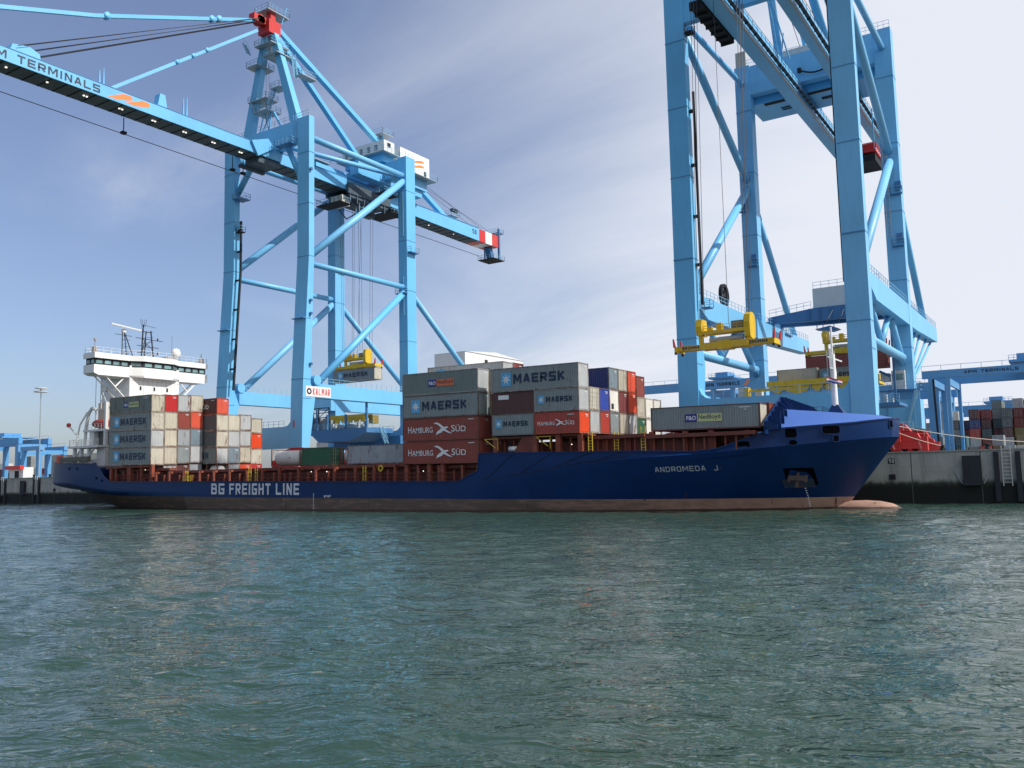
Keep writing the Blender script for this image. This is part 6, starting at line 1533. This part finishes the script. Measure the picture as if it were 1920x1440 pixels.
# light mast
t = thing('light_mast', 'tall slender floodlight mast on the quay near the left edge', 'light mast', (-268.8, 60, QZ))
MB().tube((-268.8, 60, GY), (-269.1, 60, 32.6), 0.22, 8, 0.13).build('pole', STEEL, t)
hd = MB(); hd.lathe((-269.1, 60, 32.4), [(0, 0), (2.0, 0.1), (2.1, 0.4), (0.4, 0.5), (0.4, 1.2), (1.8, 1.3), (1.8, 1.5), (0, 1.5)], 14); hd.build('lamp_ring', WHITEG, t)
# white terminal building
t = thing('terminal_building', 'tall windowless white building far behind the forward container stacks', 'building', (-212, 215, QZ))
MB().box(-225, -209.3, 200, 244, QZ, 54.4).build('wall', mat('cladding_white', (0.66,0.67,0.68), 0.6, var=0.03), t)
MB().add([(-225.3, 199.8, 54.4), (-209.0, 199.8, 54.4), (-209.0, 244.2, 54.4), (-225.3, 244.2, 54.4), (-225.3, 222, 56.0), (-209.0, 222, 56.0)], [(0,1,5,4), (2,3,4,5), (0,4,3), (1,2,5), (0,3,2,1)]).build('roof', WHITEG, t)
MB().box(-225.05, -209.25, 199.95, 244.05, 48.6, 48.75).build('cladding_seam', MATS['seam_grey'], t)
MB().box(-209.28, -209.1, 214, 216, 50.5, 52.2).build('vent', DARK, t)
# yard containers
YG = 'containers piled in the yard behind the quay'
YC_ = ['grey', 'light grey', 'brick', 'dark red', 'red', 'brown', 'white', 'dark grey', 'beige', 'olive', 'teal', 'orange red', 'bay grey']
def ycont(x, y, z, L, c, lab, along=False, door=True, simple=False):
    t = thing('shipping_container', lab, 'container', (x, y, z), YG, (0, 0, 0 if along else -math.pi/2))
    b, f, lk = container_meshes(L, HS, door, False, False)
    m = cmat(c, 0.2); part('body', b, m, t)
    if not simple: part('frame', f, m, t); part('door_gear', lk, LOCKM, t)
    return t
piles = {  # column: colours bottom..top as read in the photograph
 0: ['dark grey', 'dark red', 'white', 'light grey', 'light grey', 'white'], 1: ['light grey', 'brown', 'grey', 'dark grey', 'white'],
 2: ['light grey', 'light grey', 'red', 'navy'], 3: ['bay grey', 'light grey', 'red', 'navy', 'brown'], 4: ['brown', 'brick', 'teal', 'brown', 'dark red'],
 5: ['bay grey', 'bay grey', 'dark red', 'teal', 'grey', 'green grey'], 6: ['beige', 'light grey', 'brown', 'dark grey', 'dark grey'],
 7: ['light grey', 'brown', 'olive', 'dark red', 'dark red', 'light grey'], 8: ['dark grey', 'orange red', 'red', 'dark grey', 'grey', 'dark red'], 9: ['grey', 'brown', 'light grey', 'red', 'dark red', 'brown']}
cn = ['first', 'second', 'third', 'fourth', 'fifth', 'sixth', 'seventh', 'eighth', 'ninth', 'tenth']
for k, cols in piles.items():
    x = -33.4+k*2.62; y = 183+(k % 3)*3.0
    for j, c in enumerate(cols):
        ycont(x, y+6, GY+j*2.62, 12.19, c, '%s yard container, %s column right of the gantry legs, layer %s from the ground' % (c, cn[k], ['one','two','three','four','five','six'][j]))
for k in range(14):
    x = -36.5+k*2.6; n_ = [1,1,2,1,2,1,1,2,1,2,1,1,2,1][k]
    for j in range(n_):
        c = YC_[(k*5+j*3) % 13]
        ycont(x, 158+3*(k % 2), GY+j*2.62, 6.06, c, '%s container in the low front row of the right yard, place %s, layer %s' % (c, ['one','two','three','four','five','six','seven','eight','nine','ten','eleven','twelve','thirteen','fourteen'][k], ['one', 'two'][j]))
for k in range(5):
    x = -44.5+k*2.6
    for j in range([3, 5, 4, 2, 3][k]):
        c = ['orange red', 'red', 'dark red', 'light grey', 'brick'][(k+j*2) % 5]
        ycont(x, 200, GY+j*2.62, 12.19, c, '%s container behind the red crane bogies, column %s, layer %s' % (c, cn[k], ['one','two','three','four','five'][j]))
# left yard: long sides along the quay
for k, (x, n_, cols) in enumerate([(-408, 3, ['brown', 'brown', 'white']), (-395, 2, ['light grey', 'brown']), (-389, 4, ['beige', 'dark grey', 'grey', 'grey']), (-376, 2, ['light grey', 'red']), (-363, 4, ['beige', 'beige', 'light grey', 'cream']), (-350, 4, ['light grey', 'white', 'cream', 'cream']), (-337, 4, ['white', 'light grey', 'grey', 'cream'])]):
    for j in range(n_):
        c = cols[j]
        ycont(x, 120+k % 2*4, GY+j*2.62, 12.19, c, '%s container in the left yard, pile %s from the left, layer %s' % (c, cn[k], ['one','two','three','four'][j]), along=True)
for k in range(10):
    x = -222+k*6.2
    for j in range([3, 4, 3, 2, 3, 4, 2, 3, 3, 2][k]):
        c = ['brick', 'light grey', 'grey', 'white', 'dark grey'][(k*2+j*3) % 5]
        ycont(x, 128, GY+j*2.62, 6.06, c, '%s container in the yard behind the left crane, pile %s, layer %s' % (c, cn[k], ['one','two','three','four'][j]), along=True, simple=True)
# concrete barrier blocks and small huts at the left end of the quay
hut = thing('site_hut', 'small white hut with red awning on the quay left of the ship', 'hut', (-348, 96, QZ))
MB().box(-354, -344, 95, 99, GY, 11.0).build('wall', WHITEG, hut); MB().box(-354.6, -343.4, 93.5, 95-.01, 10.2, 11.6).build('awning', RED, hut)
MB().box(-350, -347, 94.9, 94.99, GY, 9.6).build('door', DARK, hut)
